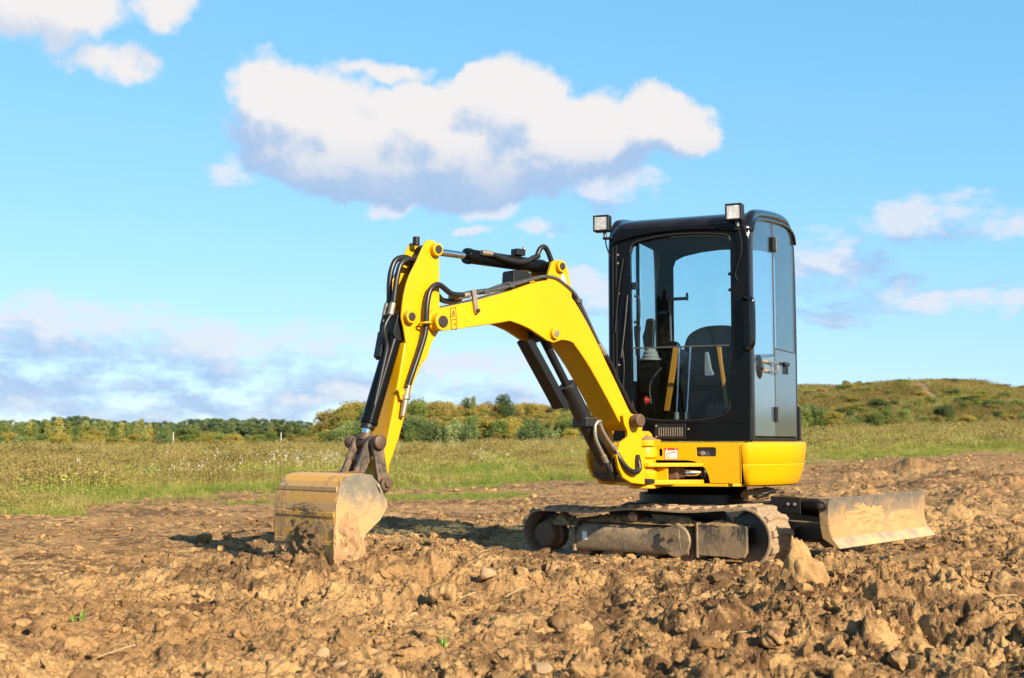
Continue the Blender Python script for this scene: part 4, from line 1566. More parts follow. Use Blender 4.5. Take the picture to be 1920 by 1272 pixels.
    # scattered low scrub over the hill face
    rs = random.Random(77)
    for i in range(120):
        px = rs.uniform(1490, 2000); D = rs.uniform(132, 158)
        if abs(px - (1752 + (1700 - 1752) * (D - 145) / 33)) < 22: continue
        mk = rs.choice(['olive', 'olive', 'olive', 'green', 'green', 'rust', 'dark'])
        col_ = {'rust': 'rusty', 'olive': 'olive', 'green': 'green', 'dark': 'dark green'}[mk]
        plant('scrub', 'round', mk, px, D, rs.uniform(.35, .85), 'low %s scrub on the open face of the grassy hill' % col_, 'scrub', 'low %s scrub on the hill' % col_, rs.uniform(2.2, 4.2), .12)


build_plants()

for px, y0, y1, D, lab in ((527, 812, 838, 120, 'pale wooden pole standing in the meadow left of the bucket'), (325, 811, 832, 200, 'thin pale pole in front of the far pines, farther left')):
    x, y = at(px, 820, D=D)
    zb = float(base_z(np.array([x]), np.array([y]))[0])
    zt = HCAM + (833 - y0) * D / FPX
    v1, f1 = cyl_data((0, 0, -.3), (0, 0, zt - zb), .045 * D / 120, n=10)
    v2, f2 = cyl_data((0, 0, zt - zb), (0, 0, zt - zb + .03), .06 * D / 120, n=10)
    o = merged('wooden_pole', [(v1, f1), (v2, f2)], M['wood'], None)
    o.location = (x, y, zb)
    tag(o, lab, 'pole')

# ------------------------------------------------------------------ excavator
EX = empty('mini_excavator', C0)
tag(EX, 'yellow mini excavator with black cab, its bucket resting on the turned soil', 'excavator')
Y_, K_, YL = M['yellow'], M['black'], M['yellow_low']


def par(o, p):
    o.parent = p
    return o


# ---- boom
boom_top = [(1.631, 1.638), (1.527, 1.665), (1.305, 1.73), (1.164, 1.778), (1.051, 1.81), (.977, 1.817), (.898, 1.793), (.78, 1.723), (.68, 1.616), (.569, 1.475), (.47, 1.332), (.366, 1.188), (.265, 1.042)]
weld = [(1.74, 1.472), (1.56, 1.503), (1.43, 1.524), (1.322, 1.545), (1.257, 1.56), (1.164, 1.573), (1.024, 1.563), (.881, 1.52), (.768, 1.436), (.653, 1.325), (.575, 1.235), (.497, 1.14), (.418, 1.04), (.358, .959)]
bt = [(1.80, 1.597)] + [tuple(p) for p in cr([(a, b, 0) for a, b in boom_top], 4)]
bw = [tuple(p) for p in cr([(a, b, 0) for a, b in weld], 3)]
out = [(p[0], p[1]) for p in bt] + [(.20, .97), (.21, .925), (.26, .90)] + [(p[0], p[1]) for p in bw[::-1]] + [(1.80, 1.462)]
boom = prism('boom', bf, out, -.105, .105, Y_, EX, .007, seg=3)
for s in (-1, 1):
    pl = [(1.68, 1.628), (1.80, 1.597)] + circ(1.875, 1.515, .068, 12, 55, -75)[0:12] + [(1.74, 1.470), (1.66, 1.485)]
    par(prism('nose_plate', bf, pl, s * .084, s * .108, Y_, EX), boom)
    par(cyl('nose_boss', bf(1.875, 1.504, s * .10), bf(1.875, 1.504, s * .150), .052, Y_, EX, bevel=.006), boom)
    par(cyl('pin_cap', bf(1.875, 1.504, s * .13), bf(1.875, 1.504, s * .158), .034, M['pin'], EX), boom)
    br = [(1.322, 1.548), (1.24, 1.532), (1.164, 1.512), (1.074, 1.475), (1.01, 1.447), (.988, 1.442), (.955, 1.436), (.92, 1.446), (.881, 1.458), (.82, 1.455), (.768, 1.44), (.80, 1.47), (.881, 1.53), (1.024, 1.575), (1.164, 1.584), (1.257, 1.572)]
    par(prism('cylinder_bracket', bf, br, s * .086, s * .110, Y_, EX), boom)
    par(cyl('bracket_boss', bf(.955, 1.492, s * .10), bf(.955, 1.492, s * .135), .034, Y_, EX, bevel=.004), boom)
    par(cyl('pin_cap', bf(.955, 1.492, s * .12), bf(.955, 1.492, s * .141), .021, M['fitting'], EX), boom)
    ear = [(.99, 1.80), (.976, 1.865), (.948, 1.937), (.917, 1.956), (.859, 1.958), (.814, 1.925), (.78, 1.80), (.769, 1.70)]
    par(prism('cylinder_ear', bf, ear, s * .068, s * .090, Y_, EX), boom)
    par(cyl('ear_boss', bf(.885, 1.915, s * .08), bf(.885, 1.915, s * .118), .036, Y_, EX, bevel=.004), boom)
    par(cyl('pin_cap', bf(.885, 1.915, s * .10), bf(.885, 1.915, s * .124), .023, M['pin'], EX), boom)
par(prism('bump_stop', bf, [(1.245, 1.755), (1.239, 1.857), (1.225, 1.868), (1.115, 1.868), (1.101, 1.857), (1.10, 1.795)], -.05, .055, M['blackmatt'], EX, .006), boom)
for i, o_ in enumerate((.092, .060, .028)):
    pp = [(1.69 - .02 * i, 1.665), (1.60, 1.685 + .004 * i), (1.50, 1.714), (1.45, 1.716), (1.30, 1.757 + .006 * i), (1.12, 1.812), (1.02, 1.838), (.92, 1.836), (.84, 1.805), (.74, 1.745), (.68, 1.665), (.60, 1.55), (.52, 1.435)]
    par(tube('steel_pipe', [bf(a, b + .004, o_) for a, b in pp], .011, M['grey'], EX, n=8, sub=3), boom)
    par(tube('hydraulic_hose', [bf(a, b, o_) for a, b in [(.52, 1.435), (.46, 1.37), (.40, 1.30), (.36, 1.225), (.30, 1.15), (.25 - .02 * i, 1.08), (.18 - .03 * i, 1.0), (.13, .92 - .05 * i)]], .016, M['hose'], EX, n=8), boom)
    par(cyl('hose_fitting', bf(.535, 1.452, o_), bf(.475, 1.385, o_), .0185, M['fitting'], EX, n=12), boom)
    par(cyl('hose_fitting', bf(1.63, 1.68, o_), bf(1.72, 1.662, o_), .019, M['fitting'], EX, n=12), boom)
par(prism('pipe_clamp', bf, [(1.632, 1.705), (1.60, 1.712), (1.585, 1.60), (1.578, 1.572), (1.60, 1.57), (1.612, 1.60)], .106, .124, M['fitting'], EX, .002), boom)
par(cyl('clamp_bolt', bf(1.592, 1.588, .12), bf(1.592, 1.588, .138), .012, M['pin'], EX, n=10), boom)
for rr_, zz_ in ((1.30, 1.775), (.72, 1.725), (1.50, 1.722)):
    par(box('pipe_bracket', bf(rr_, zz_ - .012, .06), Bv * .022, Nv * .05, Z * .012, M['grey'], EX, .002), boom)
# warning sticker on the boom nose: thin border, triangle and figure
dc = par(prism('warning_sticker', bf, [(1.79, 1.588), (1.745, 1.600), (1.733, 1.474), (1.777, 1.464)], .1084, .1092, M['yellow'], EX, 0), boom)
dp = []
def dq(a, b, w=.0022, o=.1100):
    a = Vector(a); b = Vector(b); d = (b - a).normalized(); n_ = Vector((-d.y, d.x)) * w
    pts = [a + n_, b + n_, b - n_, a - n_]
    return prism_data(bf, [(p.x, p.y) for p in pts], .1090, o)
for a, b in (((1.788, 1.586), (1.747, 1.597)), ((1.747, 1.597), (1.736, 1.476)), ((1.736, 1.476), (1.777, 1.466)), ((1.777, 1.466), (1.788, 1.586)), ((1.741, 1.53), (1.783, 1.52)),
             ((1.777, 1.541), (1.764, 1.578)), ((1.764, 1.578), (1.751, 1.547)), ((1.751, 1.547), (1.777, 1.541)), ((1.764, 1.566), (1.764, 1.552)),
             ((1.752, 1.512), (1.750, 1.486)), ((1.757, 1.50), (1.77, 1.498)), ((1.745, 1.497), (1.752, 1.505))):
    dp.append(dq(a, b))
merged('sticker_print', dp, M['ink'], boom)
par(prism('white_sticker', bf, [(.862, 1.872), (.842, 1.865), (.812, 1.80), (.835, 1.795), (.87, 1.83)], .0905, .0917, M['white'], EX, 0), boom)

# ---- dipper (arm)
dl = [(1.93, 1.972), (1.956, 1.945), (2.012, 1.84), (2.066, 1.747), (2.099, 1.647), (2.114, 1.548), (2.115, 1.506), (2.10, 1.455), (2.08, 1.36), (2.062, 1.30)]
dr = [(1.88, 1.24), (1.86, 1.40), (1.842, 1.46), (1.836, 1.60), (1.846, 1.86), (1.848, 1.90), (1.856, 1.945), (1.885, 1.972)]
plate = [(p[0], p[1]) for p in cr([(a, b, 0) for a, b in dl], 3)] + [(1.98, 1.25), (1.93, 1.30), (1.896, 1.388)] + [(1.850, 1.45), (1.84, 1.50), (1.846, 1.86), (1.848, 1.90), (1.856, 1.945), (1.885, 1.972)]
dbox = [(2.05, 1.42), (2.09, 1.37), (2.125, 1.20), (2.165, 1.012), (2.205, .843), (2.285, .60), (2.27, .565), (2.235, .565), (2.205, .60), (2.186, .707), (2.126, .843), (2.067, 1.024), (2.027, 1.144), (1.952, 1.288), (1.896, 1.388), (1.89, 1.44), (1.93, 1.50)]
dip = prism('dipper', bf, dbox, -.078, .078, Y_, EX, .009, seg=3)
for s in (-1, 1):
    par(prism('side_plate', bf, plate, s * .066, s * .0805, Y_, EX), dip)
    par(cyl('top_boss', bf(1.881, 1.918, s * .078), bf(1.881, 1.918, s * .115), .037, Y_, EX, bevel=.005), dip)
    par(cyl('pin_cap', bf(1.881, 1.918, s * .10), bf(1.881, 1.918, s * .121), .024, M['pin'], EX), dip)
    par(cyl('cylinder_boss', bf(2.072, 1.521, s * .078), bf(2.072, 1.521, s * .118), .037, Y_, EX, bevel=.005), dip)
    par(cyl('pin_cap', bf(2.072, 1.521, s * .10), bf(2.072, 1.521, s * .124), .024, M['pin'], EX), dip)
par(prism('web_plate', bf, [(1.90, 1.94), (1.93, 1.90), (1.97, 1.75), (1.98, 1.55), (1.93, 1.46), (1.89, 1.46), (1.90, 1.60), (1.90, 1.75)], -.064, .064, M['blackmatt'], EX), dip)
par(cyl('grease_cap', bf(1.935, 1.95, -.02), bf(1.935, 2.0, -.02), .020, M['blackmatt'], EX), dip)
par(tube('hose_ring', [bf(1.985 + .034 * math.cos(a), 1.485 + .006 * math.sin(a), .125 + .036 * math.sin(a)) for a in [i * math.pi / 6 for i in range(12)]], .006, Y_, EX, n=8, closed=True, sub=2), dip)
hp = [(1.681, 1.674), (1.773, 1.673), (1.857, 1.712), (1.904, 1.711), (1.947, 1.671), (1.969, 1.582), (1.973, 1.488), (1.984, 1.419), (2.019, 1.315), (2.066, 1.195), (2.092, 1.12)]
ho = [.10, .105, .11, .115, .118, .12, .12, .12, .115, .11, .105]
tube('hydraulic_hose', [bf(a, b, o_) for (a, b), o_ in zip(hp, ho)], .0165, M['hose'], dip)
cyl('hose_fitting', bf(2.085, 1.14, .106), bf(2.103, 1.06, .104), .017, M['fitting'], dip, n=12)
cyl('hose_fitting', bf(2.100, 1.085, .104), bf(2.104, 1.06, .104), .026, M['fitting'], dip, n=12)
cyl('hose_fitting', bf(2.103, 1.06, .104), bf(2.122, .965, .102), .019, M['fitting'], dip, r2=.014, n=12)
prism('fitting_bracket', bf, [(2.155, 1.11), (2.12, 1.125), (2.09, 1.08), (2.10, 1.05), (2.14, 1.06)], .078, .108, Y_, dip)
tube('hydraulic_hose', [bf(a, b, .05) for a, b in [(1.86, 1.70), (1.834, 1.668), (1.798, 1.64), (1.73, 1.637), (1.66, 1.658)]], .0165, M['hose'], dip)
tube('hydraulic_hose', [bf(a, b, -.03) for a, b in [(1.95, 1.86), (2.009, 1.875), (2.075, 1.85), (2.108, 1.78), (2.118, 1.70), (2.118, 1.62), (2.13, 1.567)]], .0165, M['hose'], dip)
tube('hydraulic_hose', [bf(a, b, .03) for a, b in [(1.96, 1.85), (2.03, 1.855), (2.085, 1.82), (2.112, 1.74), (2.125, 1.66), (2.133, 1.603)]], .0165, M['hose'], dip)
for a, b, o_ in ((2.13, 1.60, -.03), (2.137, 1.60, .03)):
    cyl('hose_fitting', bf(a, b, o_), bf(a + .018, b - .07, o_), .018, M['fitting'], dip, n=12)
tube('steel_pipe', [bf(a, b, -.03) for a, b in [(2.148, 1.53), (2.166, 1.48), (2.170, 1.42), (2.168, 1.38)]], .013, M['hose'], dip)
tube('steel_pipe', [bf(a, b, .03) for a, b in [(2.155, 1.53), (2.192, 1.47), (2.195, 1.42), (2.178, 1.36), (2.195, 1.27), (2.262, 1.02)]], .011, M['hose'], dip)

# ---- dipper cylinder on the boom
dcyl = cyl('dipper_cylinder', bf(1.577, 1.924), bf(.93, 1.919), .044, K_, EX, bevel=.004,
           rings=[(0, .047), (.05, .049), (.06, .044), (.97, .044), (1, .038)], n=32)
cyl('piston_rod', bf(1.86, 1.925), bf(1.575, 1.924), .0215, M['chrome'], dcyl, n=24)
cyl('rod_eye', bf(1.881, 1.92, -.05), bf(1.881, 1.92, .05), .038, M['blackmatt'], dcyl)
cyl('end_eye', bf(.885, 1.915, -.055), bf(.885, 1.915, .055), .042, M['blackmatt'], dcyl)
cyl('hose_fitting', bf(1.50, 1.945, .055), bf(1.42, 1.945, .058), .017, M['fitting'], dcyl, n=12)
tube('hydraulic_hose', [bf(a, b, .058) for a, b in [(1.43, 1.945), (1.32, 1.925), (1.20, 1.918), (1.13, 1.93), (1.08, 1.955), (1.03, 1.972)]], .016, M['hose'], dcyl)
tube('hydraulic_hose', [bf(a, b, .05) for a, b in [(1.04, 1.97), (1.01, 2.02), (.975, 2.035), (.945, 2.01), (.92, 1.965), (.90, 1.94)]], .016, M['hose'], dcyl)
box('hose_bracket', bf(1.16, 1.985, .01), Bv * .035, Nv * .03, Z * .02, M['blackmatt'], dcyl)
cyl('bracket_bolt', bf(1.12, 2.0, .02), bf(1.12, 2.02, .02), .012, M['fitting'], dcyl, n=8)

# ---- bucket cylinder on the dipper
p0, p1 = Vector((2.095, 1.44)), Vector((2.277, .923))
bcyl = cyl('bucket_cylinder', bf(*p1), bf(*p0), .046, K_, EX, rings=[(0, .050), (.045, .050), (.05, .046), (1, .046)], n=32)
cyl('rod_gland', bf(2.286, .898), bf(2.277, .923), .040, M['blackmatt'], bcyl)
cyl('piston_rod', bf(2.283, .905), bf(2.298, .86), .024, M['chrome'], bcyl)
cyl('rod_end', bf(2.292, .875), bf(2.300, .835), .034, M['steelmud'], bcyl, r2=.04)
prism('end_eye', bf, bar2((2.072, 1.521), .045, (2.10, 1.43), .044), -.046, .046, M['blackmatt'], bcyl)
prism('valve_block', bf, [(2.15, 1.45), (2.175, 1.44), (2.205, 1.30), (2.18, 1.28), (2.14, 1.36)], -.06, .0, M['blackmatt'], bcyl)

# ---- linkage
lk = cyl('link_pin', bf(2.300, .826, -.150), bf(2.300, .826, .150), .034, M['steelmud'], EX,
         rings=[(0, .028), (.02, .036), (.13, .038), (.16, .031), (.84, .031), (.87, .038), (.98, .040), (1, .030)])
for s in (-1, 1):
    gl_ = prism('guide_link', bf, bar2((2.300, .826), .036, (2.256, .600), .036), s * .092, s * .118, M['linkmud'], EX, .006)
    cyl('link_bolt', bf(2.256, .600, s * .085), bf(2.256, .600, s * .145), .037, M['steelmud'], gl_)
    cyl('bolt_head', bf(2.256, .600, s * .14), bf(2.256, .600, s * .158), .020, M['steelmud'], gl_, n=6)
    prism('bucket_link', bf, bar2((2.300, .826), .034, (2.40, .625), .032), s * .045, s * .070, M['linkmud'], EX, .005)
box('link_cross_plate', bf(2.345, .74), (Bv * .1 + Z * -.2).normalized() * .018, Nv * .05, (Bv * .2 + Z * .1).normalized() * .007, M['steelmud'], EX)
cyl('bucket_pin', bf(2.40, .625, -.09), bf(2.40, .625, .09), .026, M['steelmud'], EX)

# ---- bucket
HB = .275
sidep = [(2.46, .655), (2.52, .662), (2.57, .660), (2.631, .646), (2.67, .585), (2.688, .502), (2.690, .40), (2.688, .30), (2.675, .18), (2.64, .09), (2.58, .04), (2.555, .10), (2.546, .271), (2.506, .348), (2.414, .418), (2.362, .491), (2.370, .533), (2.415, .565)]
bk = None
shell_p = [(2.455, .655), (2.52, .663), (2.575, .661), (2.625, .648), (2.650, .622), (2.672, .580), (2.684, .530), (2.690, .475), (2.692, .41), (2.692, .34), (2.688, .27), (2.676, .18), (2.64, .09), (2.58, .035)]
inner_p = []
for i, p in enumerate(shell_p):
    a = Vector(shell_p[max(i - 1, 0)]); b = Vector(shell_p[min(i + 1, len(shell_p) - 1)])
    d = (b - a).normalized(); n_ = Vector((d.y, -d.x))
    inner_p.append((p[0] + n_.x * -.0 + (-(b - a).normalized().y * -.0) + (n_.x * .014), p[1] + n_.y * .014))
# keep the inner line inside
inner_p = [(q[0], q[1]) if (Vector(q) - Vector((2.5, .35))).length < (Vector(p) - Vector((2.5, .35))).length else (2 * p[0] - q[0], 2 * p[1] - q[1]) for p, q in zip(shell_p, inner_p)]
bk = prism('bucket', bf, shell_p + inner_p[::-1], -HB, HB, M['bucket'], EX, .002, angle=9)
for s in (-1, 1):
    prism('side_plate', bf, sidep, s * (HB - .004), s * (HB + .010), M['bucketside'], bk, .003)
    prism('side_cutter', bf, [(2.372, .53), (2.366, .491), (2.414, .421), (2.506, .351), (2.543, .273), (2.552, .12), (2.62, .13), (2.655, .33), (2.60, .40), (2.50, .47), (2.44, .553), (2.415, .562)], s * (HB + .0105), s * (HB + .020), M['bucketside'], bk, .003)
    prism('bucket_ear', bf, [(2.56, .655), (2.52, .668), (2.40, .672), (2.352, .63), (2.345, .575), (2.39, .54), (2.46, .60)], s * .075, s * .095, M['steelmud'], bk)
    prism('hinge_ear', bf, [(2.44, .63), (2.36, .60), (2.24, .635), (2.21, .60), (2.235, .565), (2.35, .51), (2.43, .57)], s * .12, s * .142, M['blackmud'], bk)
prism('top_plate', bf, [(2.455, .652), (2.40, .60), (2.37, .54), (2.362, .49), (2.374, .49), (2.385, .535), (2.413, .59), (2.463, .64)], -HB, HB, M['bucket'], bk)
for zz in (.585, .455, .31):
    r0 = np.interp(zz, [.27, .34, .41, .475, .53, .58], [2.688, 2.692, 2.692, 2.690, 2.684, 2.672])
    box('wear_rib', bf(r0 + .001, zz), Bv * .004, Nv * (HB - .004), Z * .012, M['bucket'], bk, .003)
for k in range(5):
    o_ = -HB + .05 + k * (2 * HB - .1) / 4
    prism('tooth', bf, [(2.64, .07), (2.60, .035), (2.545, -.04), (2.57, .05)], o_ - .025, o_ + .025, M['steelmud'], bk)


def caked(name, frm, cx, cz, rx, rz, off, sign, th, mat, parent, seed=0, n=34):
    """mud plastered on a flat surface: a ragged sheet of lumps"""
    rs = np.random.RandomState(seed)
    g = np.linspace(-1, 1, n)
    A, Bq = np.meshgrid(g, g)
    rr = np.hypot(A, Bq)
    nn = fbm(A * 2.2 + seed, Bq * 2.2, 4, seed % 40, .6)
    h = ss(1.0, .45, rr + .42 * nn) * (.35 + .8 * np.maximum(0, .55 + nn) + .22 * fbm(A * 9, Bq * 9 + seed, 3, 7))
    V_ = [tuple(frm(cx + a * rx, cz + b * rz, off + sign * (th * hh - .004))) for a, b, hh in zip(A.ravel(), Bq.ravel(), h.ravel())]
    F_ = [(i * n + j, i * n + j + 1, (i + 1) * n + j + 1, (i + 1) * n + j) for i in range(n - 1) for j in range(n - 1)
          if max(h[i, j], h[i + 1, j], h[i, j + 1], h[i + 1, j + 1]) > .02]
    me = bpy.data.meshes.new(name)
    me.from_pydata(V_, [], F_)
    bm = bmesh.new(); bm.from_mesh(me)
    bmesh.ops.delete(bm, geom=[v for v in bm.verts if not v.link_faces], context='VERTS')
    bm.to_mesh(me); bm.free()
    return finish(name, me, mat, parent, angle=60)


bback = lambda o_, z, d: bf(float(np.interp(z, [.18, .27, .34, .41, .475, .53, .58], [2.676, 2.688, 2.692, 2.692, 2.690, 2.684, 2.672])) + d, z, o_)
caked('caked_mud', bback, .02, .30, .19, .14, 0, 1, .034, M['darkmud'], bk, 3)
caked('caked_mud', bback, -.16, .22, .13, .09, 0, 1, .04, M['mud'], bk, 5)
caked('caked_mud', bback, .02, .47, .24, .055, 0, 1, .012, M['mud'], bk, 8)
caked('caked_mud', bf, 2.60, .30, .10, .17, HB + .012, 1, .03, M['mud'], bk, 11)

# ---- boom cylinder
q0, q1 = Vector((.955, 1.492)), Vector((.357, .674))
pt = lambda t: q0.lerp(q1, t)
bo = cyl('boom_cylinder', bf(*pt(.37)), bf(*pt(.96)), .054, M['blackmud'], EX, rings=[(0, .056), (.03, .058), (.06, .058), (.07, .053), (1, .053)], n=32)
cyl('piston_rod', bf(*pt(.0)), bf(*pt(.40)), .026, M['blackmatt'], bo)
cyl('rod_eye', bf(.955, 1.492, -.07), bf(.955, 1.492, .07), .042, M['blackmatt'], bo)
cyl('end_eye', bf(*q1, -.08), bf(*q1, .08), .055, M['steelmud'], bo)
dirc = (q1 - q0).normalized(); nrc = Vector((-dirc.y, dirc.x))
if nrc.x < 0: nrc = -nrc
gd = [q0 + nrc * .175 - dirc * .02, q0 + nrc * .165 - dirc * .035, q0 + nrc * .045 - dirc * .0]
gpts = [(1.118, 1.432), (1.10, 1.45), (.975, 1.452), (.972, 1.440), (1.085, 1.432), (.805, 1.046), (.755, 1.05), (.748, 1.036), (.812, 1.028), (.822, 1.038)]
ga = prism('rod_guard', bf, [(1.118, 1.432), (1.105, 1.437), (.795, 1.048), (.808, 1.036)], -.046, .046, M['blackmatt'], bo, .003)
for s in (-1, 1):
    prism('guard_flange', bf, [(1.118, 1.438), (1.10, 1.452), (1.045, 1.452), (1.04, 1.42), (.765, 1.07), (.755, 1.034), (.805, 1.034)], s * .044, s * .050, M['blackmatt'], bo, .002)
box('cylinder_clamp', bf(*(pt(.66))), Bv * .06, Nv * .066, Z * .03, M['blackmud'], bo, .01)
tube('steel_pipe', [bf(a, b, .075) for a, b in [(.50, .96), (.53, .955), (.552, .92), (.545, .85), (.50, .775), (.47, .735)]], .013, M['fitting'], bo)
cyl('hose_fitting', bf(.478, .745, .075), bf(.445, .695, .075), .018, M['fitting'], bo, n=12)
tube('steel_pipe', [bf(a, b, .11) for a, b in [(.545, .945), (.52, .90), (.475, .845), (.43, .805)]], .013, M['fitting'], bo)
cyl('hose_fitting', bf(.44, .815, .11), bf(.40, .775, .112), .018, M['fitting'], bo, n=12)
tube('hydraulic_hose', [bf(a, b, o_) for a, b, o_ in [(.405, .78, .112), (.39, .72, .14), (.345, .66, .16), (.28, .635, .17), (.24, .655, .17), (.235, .70, .16), (.225, .74, .14)]], .017, M['hose'], bo)
tube('hydraulic_hose', [bf(a, b, o_) for a, b, o_ in [(.45, .70, .075), (.43, .65, .08), (.38, .60, .06), (.30, .60, .03)]], .017, M['hose'], bo)

# ---- kingpost
kp = cyl('kingpost', bf(0, .56), bf(0, .80), .085, YL, EX, rings=[(0, .08), (.06, .088), (.30, .088), (.36, .07), (.64, .07), (.70, .088), (.94, .088), (1, .08)])
for s in (-1, 1):
    kear = [(.345, .945), (.355, 1.0), (.30, 1.015), (.20, 1.00), (.165, .95), (.175, .86), (.17, .77), (.205, .70), (.18, .64), (.15, .60), (.15, .552), (.28, .565), (.36, .60), (.40, .66), (.42, .74), (.385, .825), (.31, .86), (.315, .90)]
    par(prism('boom_ear', bf, kear, s * .112, s * .138, YL, EX, .006), kp)
    par(cyl('foot_pin', bf(.265, .965, s * .10), bf(.265, .965, s * .215), .043, M['steelmud'], EX, rings=[(0, .036), (.45, .036), (.5, .043), (.92, .044), (1, .036)]), kp)
par(prism('back_web', bf, [(.10, .80), (.05, .76), (.05, .57), (.17, .56), (.19, .62), (.17, .70), (.17, .80)], -.112, .06, YL, EX), kp)
par(prism('floor_web', bf, [(.02, .556), (.30, .575), (.38, .61), (.37, .635), (.28, .60), (.02, .585)], -.112, .112, M['blackmud'], EX), kp)
caked('caked_mud', lambda a, b, c: bf(a, .60 + c, b), .24, -.0, .12, .10, .0, 1, .07, M['darkmud'], kp, 51, 22)
# swing arm plates: from the kingpost towards the swing cylinder, on the cab side
kl, kk = -.10, .95
for z0, z1 in ((.665, .69), (.548, .578)):
    arm = [(kk + .10, kl - .05), (kk + .09, kl + .06), (.90, kl + .20), (.82, kl + .36), (.77, kl + .36), (.76, kl + .28), (kk - .08, kl - .02), (kk - .05, kl - .09), (kk + .05, kl - .11)]
    par(prism('swing_arm_plate', lambda a, b, c: ht(a, b, c), arm, z0, z1, YL, EX, .004), kp)
par(box('arm_gusset', ht(.90, kl + .10, .62), F * .012, W * .05, Z * .045, YL, EX), kp)

# ---- swing cylinder
sw = cyl('swing_cylinder', ht(.60, .20, .62), ht(.42, .42, .62), .045, M['blackmatt'], EX)
cyl('piston_rod', ht(.79, .075, .62), ht(.59, .21, .62), .021, M['chrome'], sw)
cyl('rod_end', ht(.80, .05, .62), ht(.74, .11, .62), .034, M['steelmud'], sw)
box('rod_clevis', ht(.80, .045, .62), F * .03, W * .05, Z * .040, M['steelmud'], sw, .008)

# ---- house (slewing upper body)
RT = .79


def plan(r, a0, a1, n=40):
    return [(r * math.cos(R(a0 + (a1 - a0) * i / (n - 1))), r * math.sin(R(a0 + (a1 - a0) * i / (n - 1)))) for i in range(n)]   # (k,l)


a_cut = math.degrees(math.acos(.62 / RT))
rings_z = [(.530, .712), (.540, .724), (.575, .738), (.60, .748), (.675, .768), (.680, .765), (.685, .769), (.80, .783), (.822, .781), (.832, .770)]
body_v, body_f = [], []
N1 = 64
for zz, rr in rings_z:
    ac = math.degrees(math.asin(min(1, .482 / rr)))
    pl = [(rr * math.cos(R(a)), rr * math.sin(R(a))) for a in np.linspace(ac, 360 - ac, N1)]
    # keep the front chord at the panel plane
    pl = [(min(k, .62), l) for k, l in pl]
    body_v += [ht(k, l, zz) for k, l in pl]
for s in range(len(rings_z) - 1):
    for i in range(N1 - 1):
        body_f.append((s * N1 + i, s * N1 + i + 1, (s + 1) * N1 + i + 1, (s + 1) * N1 + i))
house = finish('upper_body', pydata(body_v, body_f), YL, EX)
sol = house.modifiers.new('solid', 'SOLIDIFY'); sol.thickness = .012; sol.offset = -1
deckp = [(k, l) for k, l in plan(.775, 37.5, 322.5, 60)]
par(prism('deck_plate', lambda a, b, c: ht(a, b, c), deckp, .805, .826, YL, EX, .004), house)
floorp = [(k, l) for k, l in plan(.700, 34, 326, 60)] + [(.60, -.40), (.66, -.36), (.70, -.25), (.70, .08), (.63, .20), (.63, .38)]
par(prism('belly_plate', lambda a, b, c: ht(a, b, c), floorp, .528, .548, YL, EX, .004), house)
par(prism('inner_block', lambda a, b, c: ht(a, b, c), [(k * .9, l * .9) for k, l in plan(.70, 52, 308, 40)] + [(.36, -.40), (.36, .40)], .55, .80, M['inner'], EX, 0), house)
# front panel with the cut-out for the swing cylinder
opening = [(.264, .552), (.255, .60), (.235, .645), (.20, .68), (.15, .70), (.10, .705), (-.135, .705)]
fp_ = [(.476, .552), (.476, .80), (.470, .808), (-.125, .808), (-.135, .80)] + opening[::-1]
slot = circ(-.082, .772, .013, 8, 0, 180) + circ(-.082, .742, .013, 8, 180, 360)
rect = [(.178, .731), (.30, .731), (.308, .74), (.308, .785), (.30, .794), (.178, .794), (.17, .785), (.17, .74)]
fpn = par(prism('front_panel', lambda l, z, k: hf(l, z, k), fp_, .612, .630, Y_, EX, .003, holes=[slot, rect]), house)
par(prism('front_panel', lambda l, z, k: hf(l, z, k), [(-.476, .56), (-.476, .805), (-.24, .805), (-.24, .60), (-.20, .552), (-.44, .552)], .612, .630, YL, EX, .003), house)
par(prism('panel_backing', lambda l, z, k: hf(l, z, k), [(.16, .72), (.32, .72), (.32, .80), (.16, .80)], .585, .60, M['grey'], EX, 0), house)
par(cyl('tie_down_hook', hf(.21, .752, .60), hf(.21, .752, .622), .016, M['fitting'], EX, n=12), house)
par(box('corner_seam', hf(.474, .68, .6315), F * .0006, W * .0016, Z * .125, M['seal'], EX, 0), house)
# mounting nose for the kingpost
for z0, z1 in ((.80, .842), (.522, .546)):
    ns = [(.60, -.34), (.60, -.13), (.80, -.03)] + [(.95 + .10 * math.cos(R(a)), -.10 + .10 * math.sin(R(a))) for a in range(60, -90, -15)] + [(.80, -.24)]
    par(prism('kingpost_mount', lambda a, b, c: ht(a, b, c), ns, z0, z1, YL, EX, .006), house)
par(prism('mount_lug', lambda l, z, k: hf(l, z, k), [(-.135, .80), (-.135, .88), (-.16, .905), (-.20, .90), (-.215, .86), (-.215, .80)], .64, .86, YL, EX, .008), house)
par(prism('mount_web', lambda l, z, k: hf(l, z, k), [(-.20, .546), (-.20, .80), (-.12, .80), (-.12, .546)], .60, .86, YL, EX, .006), house)
caked('caked_mud', lambda a, b, c: ht(a, b, c), .80, -.15, .14, .12, .842, 1, .03, M['mud'], house, 21, 20)
